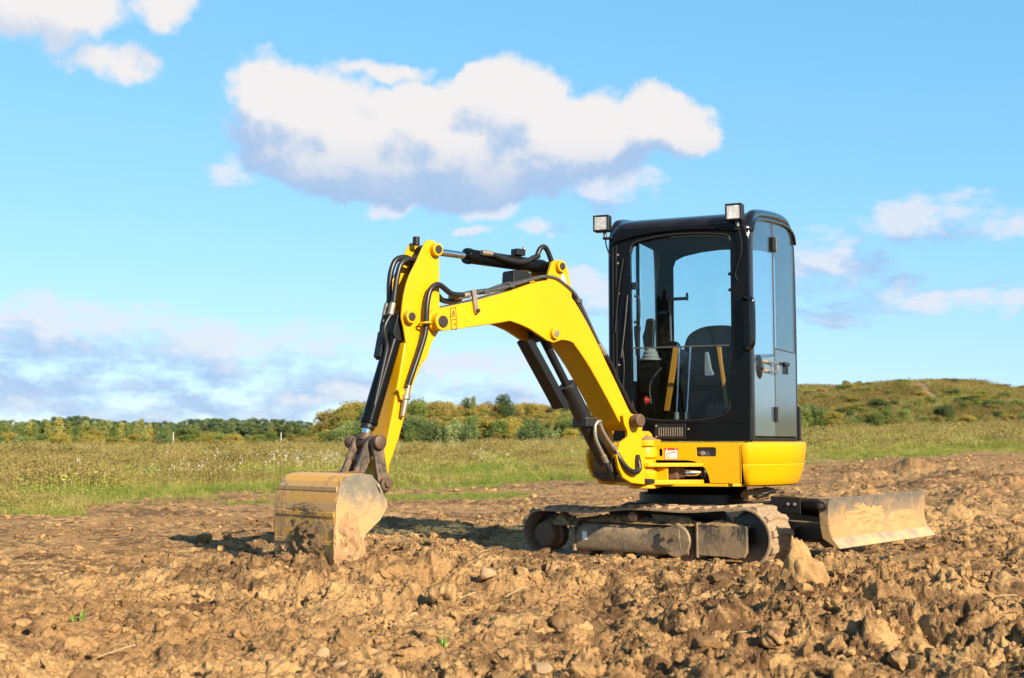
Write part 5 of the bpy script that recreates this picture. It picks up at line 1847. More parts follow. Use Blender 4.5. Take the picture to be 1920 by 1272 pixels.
# stickers of the front panel: red framed card with a circle and a bar
st_ = prism('safety_sticker', lambda l, z, k: hf(l, z, k), [(-.053, .712), (-.053, .788), (.042, .788), (.042, .712)], .6302, .6312, M['redsticker'], house, 0)
prism('sticker_card', lambda l, z, k: hf(l, z, k), [(-.049, .715), (-.049, .772), (.038, .772), (.038, .715)], .6312, .6320, M['white'], house, 0)
cr_ = circ(-.026, .738, .0150, 20); ci_ = circ(-.026, .738, .0125, 20)
sp_ = [prism_data(lambda l, z, k: hf(l, z, k), cr_, .6320, .6326, [ci_]), prism_data(lambda l, z, k: hf(l, z, k), [(-.010, .757), (-.010, .763), (.028, .763), (.028, .757)], .6320, .6326),
       prism_data(lambda l, z, k: hf(l, z, k), [(.012, .722), (.012, .728), (.018, .728), (.018, .722)], .6320, .6326),
       prism_data(lambda l, z, k: hf(l, z, k), [(-.048, .752), (-.048, .7535), (-.012, .7535), (-.012, .752)], .6320, .6326)]
merged('sticker_print', sp_, M['ink'], house)
for l in (-.037, .026):
    prism('sticker_dot', lambda l_, z, k: hf(l_, z, k), circ(l, .780, .0045, 8), .6312, .6318, M['white'], house, 0)

# ---- cab
HK = .60
ff = lambda l, z, k: hf(l, z, k)
outer = [(-.455, .835), (.535, .835), (.545, 1.2), (.545, 2.20), (.530, 2.27), (.49, 2.325), (-.38, 2.335), (-.43, 2.29), (-.455, 2.20)]
arch = [(-.30, 2.15), (-.285, 2.205), (-.24, 2.228), (-.12, 2.250), (.04, 2.260), (.20, 2.256), (.34, 2.243), (.405, 2.225), (.418, 2.19)]
low = [(.415, 1.20), (.408, 1.10), (.385, 1.045), (.33, 1.012), (.22, .992), (.08, .984), (-.06, .986), (-.17, .996), (-.24, 1.015), (-.275, 1.05), (-.29, 1.12)]
cab = prism('cab', ff, outer, HK - .035, HK + .008, K_, EX, .006, holes=[arch + low])
prism('windscreen', ff, [(p[0] * 1.0, p[1]) for p in arch] + [(.418, 1.492), (-.30, 1.492)], HK - .022, HK - .017, M['glassclear'], cab, 0)
prism('lower_windscreen', ff, [(-.295, 1.478), (.417, 1.478)] + low, HK - .022, HK - .017, M['glassshade'], cab, 0)
box('glass_rail', hf(.05, 1.486, HK - .012), F * .010, W * .350, Z * .0055, M['grey'], cab, .002)
# arched seal above the windscreen
tube('windscreen_seal', [hf(l, z + .012, HK + .008) for l, z in arch], .007, M['seal'], cab, n=8)
tube('windscreen_seal', [hf(l, z - .010, HK + .008) for l, z in low[1:]], .004, M['seal'], cab, n=8)
tube('brow_rail', [hf(l, z, HK + .02) for l, z in [(-.44, 2.215), (-.38, 2.25), (-.22, 2.283), (0, 2.300), (.2, 2.298), (.38, 2.285), (.46, 2.27)]], .012, K_, cab, n=10)
# roof: forehead curving back to the crown
prof = [(HK + .006, 2.27), (HK + .004, 2.30), (HK - .012, 2.335), (HK - .045, 2.372), (HK - .10, 2.402), (HK - .20, 2.428), (.2, 2.458), (0, 2.480), (-.25, 2.498), (-.42, 2.498), (-.52, 2.475), (-.57, 2.43), (-.592, 2.36)]
rv, rf = [], []
lats = np.concatenate([[-.470, -.468, -.455, -.43, -.39], np.linspace(-.34, .44, 10), [.49, .525, .552, .57, .575]])
for l in lats:
    e = max(0, abs(l - .05) - .40) / .125
    dz = .060 * min(1, e) ** 2.2
    for k, z in prof:
        w = (z - 2.25) / .22
        kk_ = k - .05 * min(1, e) ** 3 * (1 if k > .3 else 0)
        ll = l + (lside(k) - .55) * max(0, l) * 1.8
        rv.append(hf(ll, z - dz * max(.15, min(1, w)), kk_))
npf = len(prof)
for i in range(len(lats) - 1):
    for j in range(npf - 1):
        rf.append((i * npf + j, i * npf + j + 1, (i + 1) * npf + j + 1, (i + 1) * npf + j))
roof = finish('roof', pydata(rv, rf), M['gloss'], cab)
m_ = roof.modifiers.new('solid', 'SOLIDIFY'); m_.thickness = .018; m_.offset = -1
prism('headliner', lambda a, b, c: ht(a, b, c), [(.50, -.40), (.50, .48), (-.52, .54), (-.52, -.42)], 2.315, 2.33, M['inner'], cab, 0)
# tubular side frames
ring = [(.570, .845), (.572, 1.3), (.572, 1.8), (.568, 2.16), (.545, 2.29), (.485, 2.375), (.38, 2.415), (.1, 2.455), (-.2, 2.482), (-.40, 2.480), (-.51, 2.435), (-.572, 2.34), (-.60, 2.1), (-.612, 1.6), (-.605, 1.2), (-.585, .845)]
tube('door_pillar', [hs(a, b, -.022) for a, b in ring], .033, M['gloss'], cab, n=14, sub=4)
tube('side_pillar', [hsl(a, b, -.012) for a, b in ring], .030, M['gloss'], cab, n=14, sub=4)
box('lower_sill', hs(-.01, .848, -.02), (F * .585 - W * .033), W * .02, Z * .014, K_, cab)
# near side: front leaf of glass, rear leaf with glass above a steel panel
TOPS = lambda k: float(np.interp(k, [-.58, -.54, -.46, -.36, -.2, .1, .34, .44, .50, .535], [2.28, 2.365, 2.42, 2.442, 2.448, 2.425, 2.385, 2.345, 2.27, 2.17]))
def leaf(k0, k1, z0, n=14, ztop=None):
    ks = np.linspace(k0, k1, n)
    return [(k, z0) for k in (k0,)] + [(float(k), (TOPS(k) if ztop is None else ztop)) for k in ks] + [(k1, z0)]
door = prism('door_glass', hs, [(float(k), 1.36 + .085 * ((.53 - k) / .51) ** .5) for k in np.linspace(.53, .018, 8)] + [(float(k), TOPS(k)) for k in np.linspace(.018, .530, 14)], .0, .006, M['sideglass'], cab, 0)
prism('door_leaf', hs, [(.53, .870)] + [(float(k), 1.356 + .085 * ((.53 - k) / .51) ** .5) for k in np.linspace(.53, .018, 8)] + [(.018, .870)], -.004, .008, M['panelsky'], cab, .002)
prism('door_glass', hs, leaf(.002, -.570, 1.505), .0, .006, M['sideglass'], cab, 0)
prism('door_panel', hs, [(.002, .870), (.002, 1.496), (-.575, 1.496), (-.565, .870)], -.004, .010, M['panel'], cab, .004)
tube('door_seal', [hs(a, b, .004) for a, b in [(.538, .862)] + [(float(k), TOPS(k) + .006) for k in np.linspace(.536, -.578, 24)] + [(-.572, .862)]], .007, M['seal'], cab, n=8, sub=2)
box('door_edge', hs(.010, 1.645, .006), F * .006, W * .005, Z * .775, M['grey'], cab, .002)
box('panel_edge', hs(-.285, 1.50, .008), F * .285 - W * .016, W * .004, Z * .004, M['grey'], cab, .001)
for zz, kk_ in ((2.25, .006), (1.027, .02)):
    hg = box('hinge', hs(kk_, zz, .016), F * .042, W * .008, Z * .052, M['blackmatt'], cab, .004)
    cyl('hinge_pin', hs(kk_ - .005, zz - .05, .028), hs(kk_ - .005, zz + .05, .028), .010, M['grey'], hg, n=12)
lk_ = cyl('door_lock', hs(.40, 1.345, .004), hs(.40, 1.345, .022), .085, M['blackmatt'], cab, rings=[(0, .088), (.5, .078), (.8, .05), (1, .045)], n=28)
cyl('lock_barrel', hs(.40, 1.345, .02), hs(.40, 1.345, .036), .022, M['grey'], lk_)
tube('latch_bar', [hs(.30, 1.385, .012), hs(.20, 1.388, .03), hs(.05, 1.388, .034), hs(.03, 1.38, .034), hs(.03, 1.335, .034), hs(.05, 1.325, .034), hs(.20, 1.325, .03), hs(.30, 1.322, .012)], .007, M['fitting'], cab, sub=2)
for zz in (1.387, 1.323):
    cyl('latch_bolt', hs(.29, zz, .005), hs(.29, zz, .03), .011, M['stone'], cab, n=10)
tk = box('panel_latch', hs(-.26, 1.40, .022), F * .085, W * .008, Z * .012, M['blackmatt'], cab, .004)
box('latch_tongue', hs(-.27, 1.36, .022), F * .018, W * .007, Z * .035, M['blackmatt'], tk, .004)
# far side: glass and a mid post
prism('side_window', hsl, [(.52, 1.0), (.52, 2.16), (.46, 2.30), (.36, 2.36), (-.45, 2.38), (-.54, 2.30), (-.57, 2.1), (-.57, 1.0)], -.012, -.006, M['glass'], cab, 0)
box('window_post', hsl(-.02, 1.6, -.02), F * .012, W * .012, Z * .77, K_, cab)
prism('side_panel', hsl, [(.56, .84), (.56, 1.28), (-.58, 1.28), (-.58, .84)], -.03, -.002, M['inner'], cab, .004)
# back wall with its window
rear_o = [(-.47, .84), (.60, .84), (.60, 2.25), (.55, 2.36), (.50, 2.40), (-.40, 2.40), (-.45, 2.34), (-.47, 2.25)]
rear_h = [(-.335, 1.50), (-.335, 2.21), (-.315, 2.262), (-.25, 2.292), (-.10, 2.318), (.06, 2.328), (.22, 2.322), (.38, 2.30), (.46, 2.27), (.475, 2.21), (.475, 1.50)]
prism('back_wall', ff, rear_o, -.60, -.57, M['inner'], cab, .004, holes=[rear_h])
prism('rear_window', ff, rear_h, -.588, -.583, M['glass'], cab, 0)
box('coat_hook', hf(-.27, 1.95, -.52), F * .012, W * .07, Z * .012, M['blackmatt'], cab)
box('hook_end', hf(-.205, 1.965, -.52), F * .012, W * .008, Z * .030, M['blackmatt'], cab)
tube('belt_stalk', [hf(-.34, 1.93, -.50), hf(-.335, 1.7, -.50), hf(-.33, 1.56, -.5)], .010, M['grey'], cab)
# base skirt below the glass
gp = box('vent_plate', hf(-.018, .901, HK + .010), F * .003, W * .112, Z * .052, M['blackmatt'], cab, .003)
for i in range(11):
    l = -.10 + i * .0165
    prism('vent_slot', ff, [(l, .868), (l, .930), (l + .007, .930), (l + .007, .868)], HK + .0135, HK + .0155, M['fitting'], gp, .001)
for l, z in ((.112, .918), (-.118, .94), (-.118, .865)):
    cyl('panel_bolt', hf(l, z, HK + .005), hf(l, z, HK + .017), .008, M['fitting'], cab, n=8)
tube('skirt_crease', [hf(-.44, .965, HK + .007), hf(0, .958, HK + .007), (hf(.50, .962, HK + .007))], .004, K_, cab, n=6)
for l, z in ((-.39, 2.15), (-.39, 2.09), (-.385, 1.875), (-.385, 1.37)):
    cyl('pillar_bolt', hf(l, z, HK + .004), hf(l, z, HK + .016), .009, M['fitting'], cab, n=8)
# grab handle on the door pillar
tube('grab_handle', [hf(.51, 1.80, HK + .0), hf(.535, 1.805, HK + .04), hf(.570, 1.79, HK + .07), hf(.583, 1.74, HK + .075), hf(.583, 1.52, HK + .075), hf(.570, 1.47, HK + .07), hf(.535, 1.455, HK + .04), hf(.51, 1.46, HK + .0)], .018, M['gloss'], cab, n=12)
tube('inner_handle', [hf(-.285, 1.86, HK - .04), hf(-.265, 1.855, HK - .05), hf(-.255, 1.83, HK - .05), hf(-.255, 1.71, HK - .05), hf(-.265, 1.68, HK - .05), hf(-.29, 1.67, HK - .04)], .010, M['blackmatt'], cab)
box('inner_latch', hf(-.285, 1.93, HK - .04), F * .015, W * .022, Z * .025, M['blackmatt'], cab)
for zz in (1.98, 1.87):
    cyl('latch_knob', hf(.395, zz, HK - .05), hf(.42, zz, HK - .03), .012, M['blackmatt'], cab, n=10)
tube('gas_strut', [hf(-.315, 1.86, HK + .022), hf(-.335, 1.65, HK + .024), hf(-.365, 1.42, HK + .022)], .005, M['grey'], cab, n=8)
tube('gas_strut', [hf(-.345, 2.12, HK + .020), hf(-.38, 1.9, HK + .024), hf(-.41, 1.6, HK + .022)], .007, M['blackmatt'], cab, n=8)
tube('washer_hose', [hf(-.36, 1.50, HK + .016), hf(-.345, 1.36, HK + .02), hf(-.35, 1.20, HK + .02), hf(-.325, 1.10, HK + .02), hf(-.32, 1.02, HK + .016)], .006, M['hose'], cab, n=8)
for l_ in (-.375, -.40):
    box('pillar_channel', hf(l_ - .025, 1.62, HK + .013), F * .006, W * .006, Z * .60, M['blackmatt'], cab, .002)
# work lights
def worklight(l, z, k, cable):
    w = box('work_light', hf(l, z, k), F * .035, W * .060, Z * .060, M['blackmatt'], cab, .012, seg=3)
    prism('lamp_rim', ff, [(l - .058, z - .058), (l + .058, z - .058), (l + .058, z + .058), (l - .058, z + .058)], k + .034, k + .044, M['blackmatt'], w, .006,
          holes=[[(l - .046, z - .046), (l - .046, z + .046), (l + .046, z + .046), (l + .046, z - .046)]])
    prism('lens', ff, [(l - .047, z - .047), (l + .047, z - .047), (l + .047, z + .047), (l - .047, z + .047)], k + .033, k + .038, M['lens'], w, .003)
    cyl('lamp_stem', hf(l + .02, z - .10, k), hf(l + .015, z - .055, k), .013, M['grey'], w, n=10)
    tube('lamp_cable', [hf(*c) for c in cable], .005, M['hose'], w, n=6)
worklight(-.492, 2.375, .64, [(-.47, 2.30, .62), (-.475, 2.24, .62), (-.455, 2.17, .615), (-.43, 2.13, .61)])
worklight(.462, 2.388, .64, [(.475, 2.30, .64), (.50, 2.22, .635), (.505, 2.12, .63), (.47, 2.02, .62), (.455, 1.96, .615), (.475, 1.92, .615)])
box('lamp_bracket', hf(-.465, 2.275, .60), F * .02, W * .035, Z * .008, M['blackmatt'], cab)
box('lamp_bracket', hf(.475, 2.275, .625), F * .02, W * .02, Z * .008, M['blackmatt'], cab)
# ---- inside the cab
box('cab_floor', ht(-.0, .05, .86), F * .56, W * .46, Z * .02, M['inner'], cab)
seat = prism('seat', lambda k, z, l: ht(k, l, z), [(.12, 1.22), (.15, 1.27), (.12, 1.33), (-.20, 1.31), (-.28, 1.30), (-.28, 1.20)], -.16, .30, M['seat'], cab, .03, seg=4)
bp = []
for l in np.linspace(-.175, .325, 9):
    e = abs((l - .075) / .25)
    bp.append([(k + .05 * e * e, z - (.10 * e ** 3 if z > 1.5 else 0)) for k, z in [(-.26, 1.30), (-.28, 1.45), (-.31, 1.62), (-.335, 1.70), (-.37, 1.725), (-.41, 1.70), (-.40, 1.5), (-.36, 1.28)]])
sv = [ht(k, float(np.linspace(-.175, .325, 9)[i]), z) for i, row in enumerate(bp) for k, z in row]
sf = [(i * 8 + j, i * 8 + (j + 1) % 8, (i + 1) * 8 + (j + 1) % 8, (i + 1) * 8 + j) for i in range(8) for j in range(8)] + [tuple(range(8)), tuple(range(64, 72))]
sb = finish('seat_back', pydata(sv, sf), M['seat'], cab)
ms = sb.modifiers.new('sub', 'SUBSURF'); ms.levels = 2; ms.render_levels = 2
box('seat_base', ht(-.08, .07, 1.04), F * .18, W * .18, Z * .16, M['inner'], cab, .01)
prism('side_console', lambda k, z, l: ht(k, l, z), [(.26, 1.10), (.30, 1.38), (.22, 1.44), (-.1, 1.42), (-.15, .88), (.2, .88)], -.36, -.19, M['inner'], cab, .02)
prism('side_console', lambda k, z, l: ht(k, l, z), [(.20, 1.10), (.22, 1.36), (.16, 1.40), (-.1, 1.38), (-.15, .88), (.2, .88)], .34, .48, M['inner'], cab, .02)
cyl('lever_boot', ht(.22, -.275, 1.42), ht(.22, -.275, 1.51), .075, M['boot'], cab, rings=[(0, .085), (.15, .085), (.2, .06), (.35, .066), (.5, .052), (.65, .056), (.8, .04), (1, .03)])
prism('joystick', ff, [(-.315, 1.49), (-.25, 1.49), (-.245, 1.60), (-.235, 1.70), (-.25, 1.73), (-.30, 1.725), (-.315, 1.64), (-.33, 1.60), (-.325, 1.55)], .20, .25, M['blackmatt'], cab, .012)
prism('joystick', ff, [(-.36, 1.45), (-.335, 1.45), (-.335, 1.60), (-.325, 1.66), (-.345, 1.68), (-.375, 1.67), (-.375, 1.62)], .28, .31, M['blackmatt'], cab, .008)
prism('armrest', ff, [(-.22, 1.50), (-.10, 1.48), (-.085, 1.52), (-.11, 1.565), (-.20, 1.57), (-.23, 1.55)], .05, .14, M['seat'], cab, .015)
prism('control_handle', ff, [(-.08, 1.40), (-.03, 1.38), (.0, 1.47), (-.03, 1.50), (-.07, 1.47)], .20, .26, M['boot'], cab, .012)
prism('boom_reflection', ff, [(-.148, 1.05), (-.108, 1.05), (-.03, 1.47), (-.015, 1.50), (-.075, 1.50)], .30, .335, M['orange'], cab, .006)  # two added bars imitate the yellow boom's reflection in the glass
prism('boom_reflection', ff, [(.295, 1.07), (.325, 1.05), (.275, 1.40), (.268, 1.50), (.235, 1.50)], .28, .31, M['orange'], cab, .006)
for a, b in (((-.027, 1.49), (-.045, 1.0)), ((.055, 1.49), (.03, 1.0))):
    tl_ = tube('travel_lever', [hf(a[0], a[1] + .02, .33), hf((a[0] + b[0]) / 2, 1.25, .34), hf(b[0], b[1], .36)], .008, M['chrome'], cab, n=10)
    cyl('lever_foot', hf(b[0], .98, .36), hf(b[0], 1.04, .36), .018, M['boot'], tl_, n=12)
tube('hand_lever', [hf(-.15, 1.36, .36), hf(-.20, 1.30, .37), hf(-.235, 1.22, .38), hf(-.225, 1.10, .38)], .007, M['grey'], cab, n=8)
cyl('red_knob', hf(-.268, 1.125, .37), hf(-.225, 1.125, .37), .034, M['red'], cab, r2=.012, n=16)
box('pedal', ht(.42, -.22, .93), F * .08, W * .06, Z * .006, M['boot'], cab)
box('floor_mat', ht(.40, .06, .895), F * .12, W * .16, Z * .006, M['boot'], cab)
gr = prism('floor_grille', ff, [(.15, .99), (.36, .99), (.36, 1.14), (.15, 1.10)], .24, .25, M['blackmatt'], cab, 0)
for i in range(9):
    l = .16 + i * .022
    prism('grille_bar', ff, [(l, .995), (l + .006, .995), (l + .006, 1.10), (l, 1.10)], .25, .256, M['boot'], gr, 0)
prism('seat_frame_arc', ff, [(.10, 1.48), (.13, 1.48), (.15, 1.36), (.20, 1.25), (.10, 1.25), (.095, 1.36)], .10, .13, M['boot'], cab, .01)
# box behind the cab
prism('rear_box', lambda a, b, c: ht(a, b, c), [(-.62, .50), (-.62, .64), (-.74, .62), (-.74, .46)], .84, 1.10, M['blackmatt'], cab, .01)

# ---- undercarriage
cf = prism('car_body', uf, [(-.45, .20), (-.45, .34), (-.30, .40), (.30, .40), (.50, .36), (.55, .20)], -.48, .48, M['blackmud'], EX, .01)
cyl('slew_ring', Z * .39, Z * .462, .42, M['blackmatt'], cf, n=48)
cyl('slew_bearing', Z * .46, Z * .535, .36, M['inner'], cf, n=48)
LC, LRd = (-.845, .182), .152
RC, RRd = (.800, .208), .182


def belt_path(n=220):
    pts = []
    # outside normal direction walk: left wheel (180 deg), sagging top, right wheel, bottom
    for a in np.linspace(268, 96, 26): pts.append((LC[0] + LRd * math.cos(R(a)), LC[1] + LRd * math.sin(R(a))))
    x0, z0 = pts[-1]; x1, z1 = RC[0] + RRd * math.cos(R(94)), RC[1] + RRd * math.sin(R(94))
    for t in np.linspace(0, 1, 30)[1:-1]:
        sag = .030 * (math.sin(math.pi * t * 2) ** 2) - .006 * math.sin(math.pi * t)
        pts.append((x0 + (x1 - x0) * t, z0 + (z1 - z0) * t - sag * .6))
    for a in np.linspace(94, -88, 28): pts.append((RC[0] + RRd * math.cos(R(a)), RC[1] + RRd * math.sin(R(a))))
    x0, z0 = pts[-1]; x1, z1 = pts[0]
    for t in np.linspace(0, 1, 24)[1:-1]: pts.append((x0 + (x1 - x0) * t, z0 + (z1 - z0) * t))
    # even spacing
    P = [Vector(p) for p in pts]; P.append(P[0])
    d = [0]
    for a, b in zip(P, P[1:]): d.append(d[-1] + (b - a).length)
    res = []
    for i in range(n):
        s = d[-1] * i / n
        j = max(0, min(len(d) - 2, int(np.searchsorted(d, s, 'right') - 1)))
        t = (s - d[j]) / max(1e-9, d[j + 1] - d[j])
        res.append(P[j].lerp(P[j + 1], t))
    return res, d[-1]


BP, BL = belt_path(184)
NLUG = 46
# one lug: chevron block with worn rounded top, local x along the belt, y across, z out
lv = []
for y, sh, w in ((-.138, .018, .026), (-.10, .014, .028), (-.03, .0, .030), (.03, .0, .030), (.10, .014, .028), (.138, .018, .026)):
    lv.append([(sh - w, y, -.004), (sh - w * .66, y, .016), (sh + w * .66, y, .016), (sh + w, y, -.004)])
lverts = [p for row in lv for p in row]
lfaces = [(i * 4 + j, i * 4 + j + 1, (i + 1) * 4 + j + 1, (i + 1) * 4 + j) for i in range(5) for j in range(3)] + [(0, 1, 2, 3), (23, 22, 21, 20)]
lug_me = pydata(lverts, lfaces)
lug_me.materials.append(M['rubber'])
lug_me.polygons.foreach_set('use_smooth', [True] * len(lug_me.polygons)); lug_me.set_sharp_from_angle(angle=R(40))

for side, vc_ in ((-1, -.625), (1, .625)):
    bv_, bf_ = [], []
    n = len(BP)
    for i in range(n):
        t = (BP[(i + 1) % n] - BP[i - 1]).normalized(); nn = Vector((-t.y, t.x))
        if nn.dot(BP[i] - Vector((0, .19))) < 0 and abs(BP[i].x) > .8: nn = -nn
        nn = Vector((-t.y, t.x))   # path runs clockwise seen from the near side: outward is left of travel
        for vv, oo in ((-.15, 0), (-.15, .012), (-.12, .022), (.12, .022), (.15, .012), (.15, 0)):
            p = BP[i] + nn * oo
            bv_.append(uf(p.x, p.y, vc_ + vv))
    for i in range(n):
        for j in range(6):
            bf_.append((i * 6 + j, i * 6 + (j + 1) % 6, ((i + 1) % n) * 6 + (j + 1) % 6, ((i + 1) % n) * 6 + j))
    tr = finish('rubber_track', pydata(bv_, bf_), M['rubber'], EX, angle=50)
    if side == -1: near_track = tr
    for i in range(NLUG):
        s = (i + .3 * rnd.random() * 0) / NLUG * n
        a = int(s) % n; p = BP[a].lerp(BP[(a + 1) % n], s - int(s))
        t = (BP[(a + 2) % n] - BP[a - 2]).normalized(); nn = Vector((-t.y, t.x))
        o = bpy.data.objects.new('tread_lug', lug_me); COL.objects.link(o); o.parent = tr
        X3 = U * t.x + Z * t.y; Z3 = U * nn.x + Z * nn.y; Y3 = Z3.cross(X3)
        mt = Matrix(((X3.x, Y3.x, Z3.x, 0), (X3.y, Y3.y, Z3.y, 0), (X3.z, Y3.z, Z3.z, 0), (0, 0, 0, 1)))
        c = uf(p.x + nn.x * .019, p.y + nn.y * .019, vc_)
        o.matrix_local = Matrix.Translation(c) @ mt
    ov = vc_ + side * .15      # outer face
    d = side
    hub = cyl('drive_motor', uf(LC[0] + .05, .172, vc_ + d * .02), uf(LC[0] + .05, .168, ov + d * .015), .09, M['steelmud'], EX, rings=[(0, .11), (.45, .11), (.55, .092), (1, .088)], n=32)
    cyl('motor_cover', uf(LC[0] + .05, .168, ov + d * .010), uf(LC[0] + .05, .168, ov + d * .022), .082, M['steelmud'], hub, n=32)
    for q in (100, 220, 340):
        cyl('cover_bolt', uf(LC[0] + .05 + .062 * math.cos(R(q)), .168 + .062 * math.sin(R(q)), ov + d * .020), uf(LC[0] + .05 + .062 * math.cos(R(q)), .168 + .062 * math.sin(R(q)), ov + d * .027), .007, M['pin'], hub, n=8)
    spk = []
    for i in range(15):
        a0 = i * 24
        spk += [(LC[0] + .135 * math.cos(R(a0)), LC[1] + .135 * math.sin(R(a0))), (LC[0] + .135 * math.cos(R(a0 + 9)), LC[1] + .135 * math.sin(R(a0 + 9))), (LC[0] + .112 * math.cos(R(a0 + 16)), LC[1] + .112 * math.sin(R(a0 + 16)))]
    prism('sprocket', uf, spk, vc_ - .02, vc_ + .02, M['blackmud'], EX, .002)
    cyl('idler', uf(RC[0], RC[1], vc_ - .05), uf(RC[0], RC[1], vc_ + .05), .165, M['blackmud'], EX, rings=[(0, .13), (.08, .165), (.35, .165), (.38, .178), (.62, .178), (.65, .165), (.92, .165), (1, .13)], n=40)
    for u_ in (-.50, -.22, .06, .34):
        cyl('track_roller', uf(u_, .085, vc_ - .09), uf(u_, .085, vc_ + .09), .06, M['blackmud'], EX, n=24)
    cyl('carrier_roller', uf(-.066, .318, vc_ - .05), uf(-.066, .318, ov - d * .02), .034, M['steelmud'], EX, rings=[(0, .03), (.7, .03), (.72, .038), (1, .034)], n=20)
    # frame: long box with a sloping muddy shoulder, cross-section (v, z)
    f0, f1 = -.535, .385
    cs = [(ov - d * .02, .075), (ov - d * .005, .10), (ov - d * .005, .205), (ov - d * .03, .245), (ov - d * .10, .285), (ov - d * .24, .295), (ov - d * .24, .075)]
    vs = [uf(f0, z, v) for v, z in cs] + [uf(f1, z, v) for v, z in cs]
    m7 = len(cs)
    fs = [tuple(range(m7)), tuple(range(2 * m7 - 1, m7 - 1, -1))] + [(i, (i + 1) % m7, (i + 1) % m7 + m7, i + m7) for i in range(m7)]
    tf = finish('track_frame', pydata(vs, fs), M['frame'], EX, .008)
    prism('end_flange', uf, [(-.555, .065), (-.555, .23), (-.50, .30), (-.485, .30), (-.535, .225), (-.535, .065)], ov - d * .24, ov + d * .004, M['frame'], tf)
    prism('cover_plate', uf, [(.464, .085), (.464, .288), (.812, .288), (.822, .275), (.822, .12), (.80, .085)], ov - d * .03, ov - d * .006, M['frame'], tf, .004)
    prism('cover_edge', uf, [(.450, .07), (.450, .30), (.464, .30), (.464, .07)], ov - d * .10, ov + d * .002, M['frame'], tf, .003)
    cyl('tensioner_housing', uf(.30, .17, ov - d * .10), uf(.30, .17, ov + d * .010), .105, M['frame'], tf, n=28)
    prism('bolt_plate', uf, [(.17, .14), (.18, .23), (.25, .26), (.33, .25), (.34, .13), (.26, .10)], ov - d * .0, ov + d * .014, M['frame'], tf)
    for u_ in (.215, .285):
        cyl('plate_bolt', uf(u_, .185, ov + d * .01), uf(u_, .185, ov + d * .026), .014, M['steelmud'], tf, n=6)
    prism('mud_scraper', uf, [(.02, .335), (.34, .33), (.30, .26), (.20, .24), (.06, .26)], vc_ - .03, vc_ + .01, M['frame'], tf)
    if side == -1:
        prism('white_sticker', uf, [(-.475, .145), (-.475, .205), (-.435, .205), (-.435, .145)], ov + .004, ov + .0025, M['white'], tf, 0)
        caked('caked_mud', lambda a, b, c: uf(a, c, b), -.20, ov + .12, .42, .115, .275, 1, .05, M['darkmud'], tf, 31, 44)
        caked('caked_mud', lambda a, b, c: uf(a, c, b), .30, ov + .10, .16, .08, .275, 1, .045, M['mud'], tf, 33, 24)
        caked('caked_mud', lambda a, b, c: uf(a, c, b), .62, ov + .07, .20, .07, .284, 1, .03, M['mud'], tf, 35, 26)
        caked('caked_mud', lambda a, b, c: uf(a, c, b), -.70, ov + .12, .14, .10, .24, 1, .08, M['mud'], tf, 37, 24)

# ---- dozer blade
bl_p = [(1.335, .480), (1.405, .482), (1.395, .43), (1.390, .36), (1.396, .29), (1.418, .235), (1.462, .182), (1.448, .176), (1.352, .235), (1.338, .30), (1.330, .40)]
face_p = [(1.39, .483), (1.405, .482), (1.394, .42), (1.390, .36), (1.396, .29), (1.418, .235), (1.462, .182), (1.450, .176), (1.404, .225), (1.380, .29), (1.374, .36), (1.378, .42)]
bl = prism('dozer_blade', uf, face_p, -.775, .775, M['blade'], EX, .003, angle=25)
for s in (-1, 1):
    prism('end_plate', uf, bl_p, s * .760, s * .778, M['blade'], bl, .003)
    cyl('blade_eye', uf(1.355, .435, s * .765), uf(1.355, .435, s * .800), .032, M['blackmud'], bl)
    cyl('eye_bolt', uf(1.355, .435, s * .78), uf(1.355, .435, s * .806), .016, M['steelmud'], bl, n=10)
prism('cutting_edge', uf, [(1.412, .243), (1.466, .180), (1.458, .174), (1.404, .236)], -.772, .772, M['bladegrey'], bl, .002)
caked('caked_mud', lambda a, b, c: uf(float(np.interp(b, [.18, .235, .29, .36, .43, .48], [1.462, 1.418, 1.396, 1.390, 1.395, 1.405])) + c, b, a), -.25, .33, .38, .12, 0, 1, .018, M['blademud'], bl, 41, 40)
caked('caked_mud', lambda a, b, c: uf(float(np.interp(b, [.18, .235, .29, .36, .43, .48], [1.462, 1.418, 1.396, 1.390, 1.395, 1.405])) + c, b, a), .35, .30, .36, .09, 0, 1, .012, M['blademud'], bl, 43, 40)
for vv in (-.34, .34):
    prism('blade_arm', uf, [(.45, .20), (.45, .33), (1.20, .30), (1.385, .30), (1.385, .20)], vv - .045, vv + .045, M['blackmud'], EX, .006)
prism('arm_cross_plate', uf, [(.98, .21), (.98, .29), (1.30, .29), (1.30, .21)], -.30, .30, M['blackmud'], EX, .006)
zc = cyl('blade_cylinder', uf(.72, .405, -.12), uf(1.24, .375, -.12), .062, K_, EX, rings=[(0, .058), (.04, .062), (.9, .060), (1, .05)], n=28)
cyl('piston_rod', uf(.48, .40, -.12), uf(.74, .405, -.12), .024, M['steelmud'], zc)
prism('cylinder_guard', uf, [(.70, .355), (.70, .462), (.92, .458), (.92, .345)], -.205, -.19, M['blackmud'], zc)
for u_ in (.83, .88):
    cyl('guard_bolt', uf(u_, .41, -.203), uf(u_, .41, -.215), .012, M['fitting'], zc, n=8)
prism('cylinder_lug', uf, [(1.20, .33), (1.20, .42), (1.30, .45), (1.39, .45), (1.39, .33)], -.17, -.15, M['blackmud'], zc)
prism('cylinder_lug', uf, [(1.20, .33), (1.20, .42), (1.30, .45), (1.39, .45), (1.39, .33)], -.09, -.07, M['blackmud'], zc)
cyl('hose_reel', uf(.50, .455, -.20), uf(.56, .475, .10), .044, M['mud'], EX, rings=[(0, .036), (.05, .044), (.35, .040), (.4, .046), (.7, .040), (.75, .046), (1, .03)], n=20)
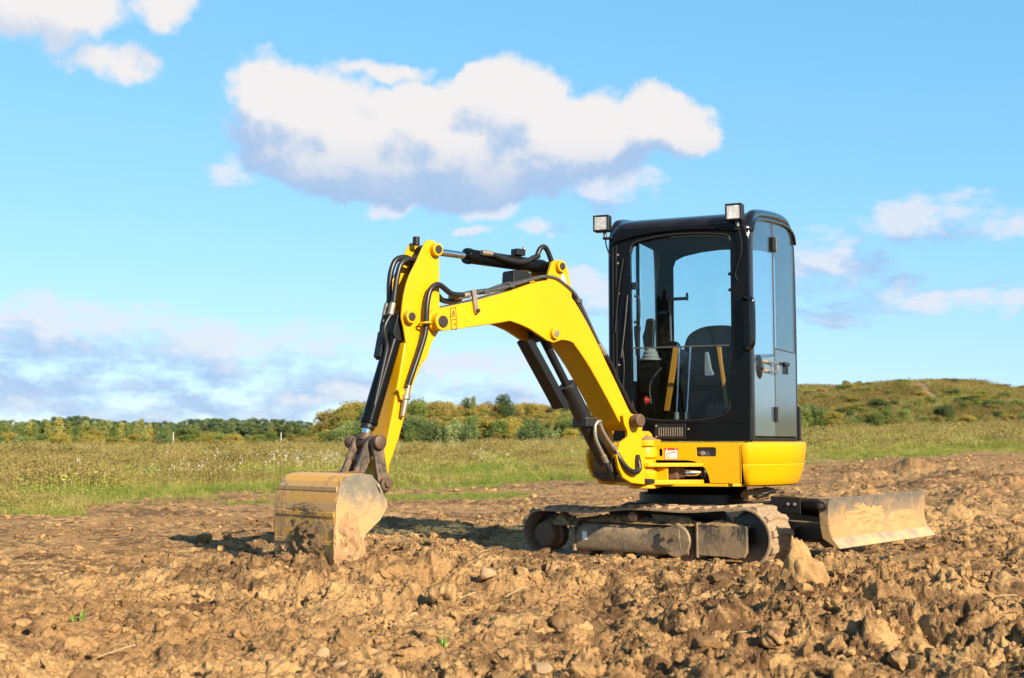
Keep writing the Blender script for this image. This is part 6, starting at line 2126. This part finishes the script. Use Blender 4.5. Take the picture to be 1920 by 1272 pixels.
tube('blade_hose', [uf(.30, .40, -.15), uf(.45, .43, -.20), uf(.60, .47, -.14), uf(.66, .50, -.02)], .007, M['hose'], EX)
tube('blade_hose', [uf(.35, .38, -.22), uf(.55, .395, -.25), uf(.72, .42, -.18)], .014, M['hose'], EX)

# ------------------------------------------------------------------ small things on the soil
def straw_piece(px, py, L_, ang, lab, r=.0022):
    x, y = at(px, py)
    z = ground_at(x, y) + .035
    d = Vector((math.cos(ang), math.sin(ang), rnd.uniform(-.05, .35)))
    o = tube('dry_straw', [-d * L_ / 2, Vector((0, 0, .003)), d * L_ / 2], r, M['straw'], None, n=6, sub=3)
    o.location = (x, y, z)
    tag(o, lab, 'straw', 'dry straws lying on the soil')


for a in ((870, 1150, .16, .9, 'long pale straw standing out of the soil below the track front'), (655, 1122, .12, 2.4, 'short straw just right below the bucket'), (965, 1120, .12, .8, 'thin straw beside the green sprout in the middle'),
          (1262, 1088, .06, 2.6, 'short white straw end below the track frame'), (1805, 1086, .05, 2.9, 'small pale straw right of the blade'), (270, 1040, .1, 2.2, 'straw on the smooth soil at the left'),
          (215, 1240, .14, .1, 'straw lying flat in the left bottom foreground'), (1540, 1122, .12, .7, 'straw leaning on the tall pointed clod'), (905, 1054, .10, .3, 'faint straw in front of the track beside the reddish stone'),
          (790, 1012, .10, .2, 'straw in the shade between bucket and track'), (1400, 1205, .12, .2, 'grey straw in the right foreground'), (1890, 1150, .1, .2, 'straw at the right edge')):
    straw_piece(*a)


def sprout(px, py, h, n, seed, lab, mat='sprout'):
    x, y = at(px, py)
    me = tuft(seed, n, h, .010, h * .35, .9, [M[mat], M['straw']], .15)
    o = bpy.data.objects.new('grass_sprout', me); COL.objects.link(o)
    o.location = (x, y, ground_at(x, y) - .005)
    tag(o, lab, 'grass sprout', 'green sprouts in the soil')


sprout(143, 1185, .075, 9, 1, 'bright green sprout alone in the left foreground')
sprout(988, 1142, .06, 8, 2, 'small green sprout below the front end of the track')
sprout(828, 1228, .06, 9, 3, 'yellowish sprout among straws in the bottom middle')
sprout(765, 1108, .035, 5, 4, 'tiny green sprout right below the bucket')
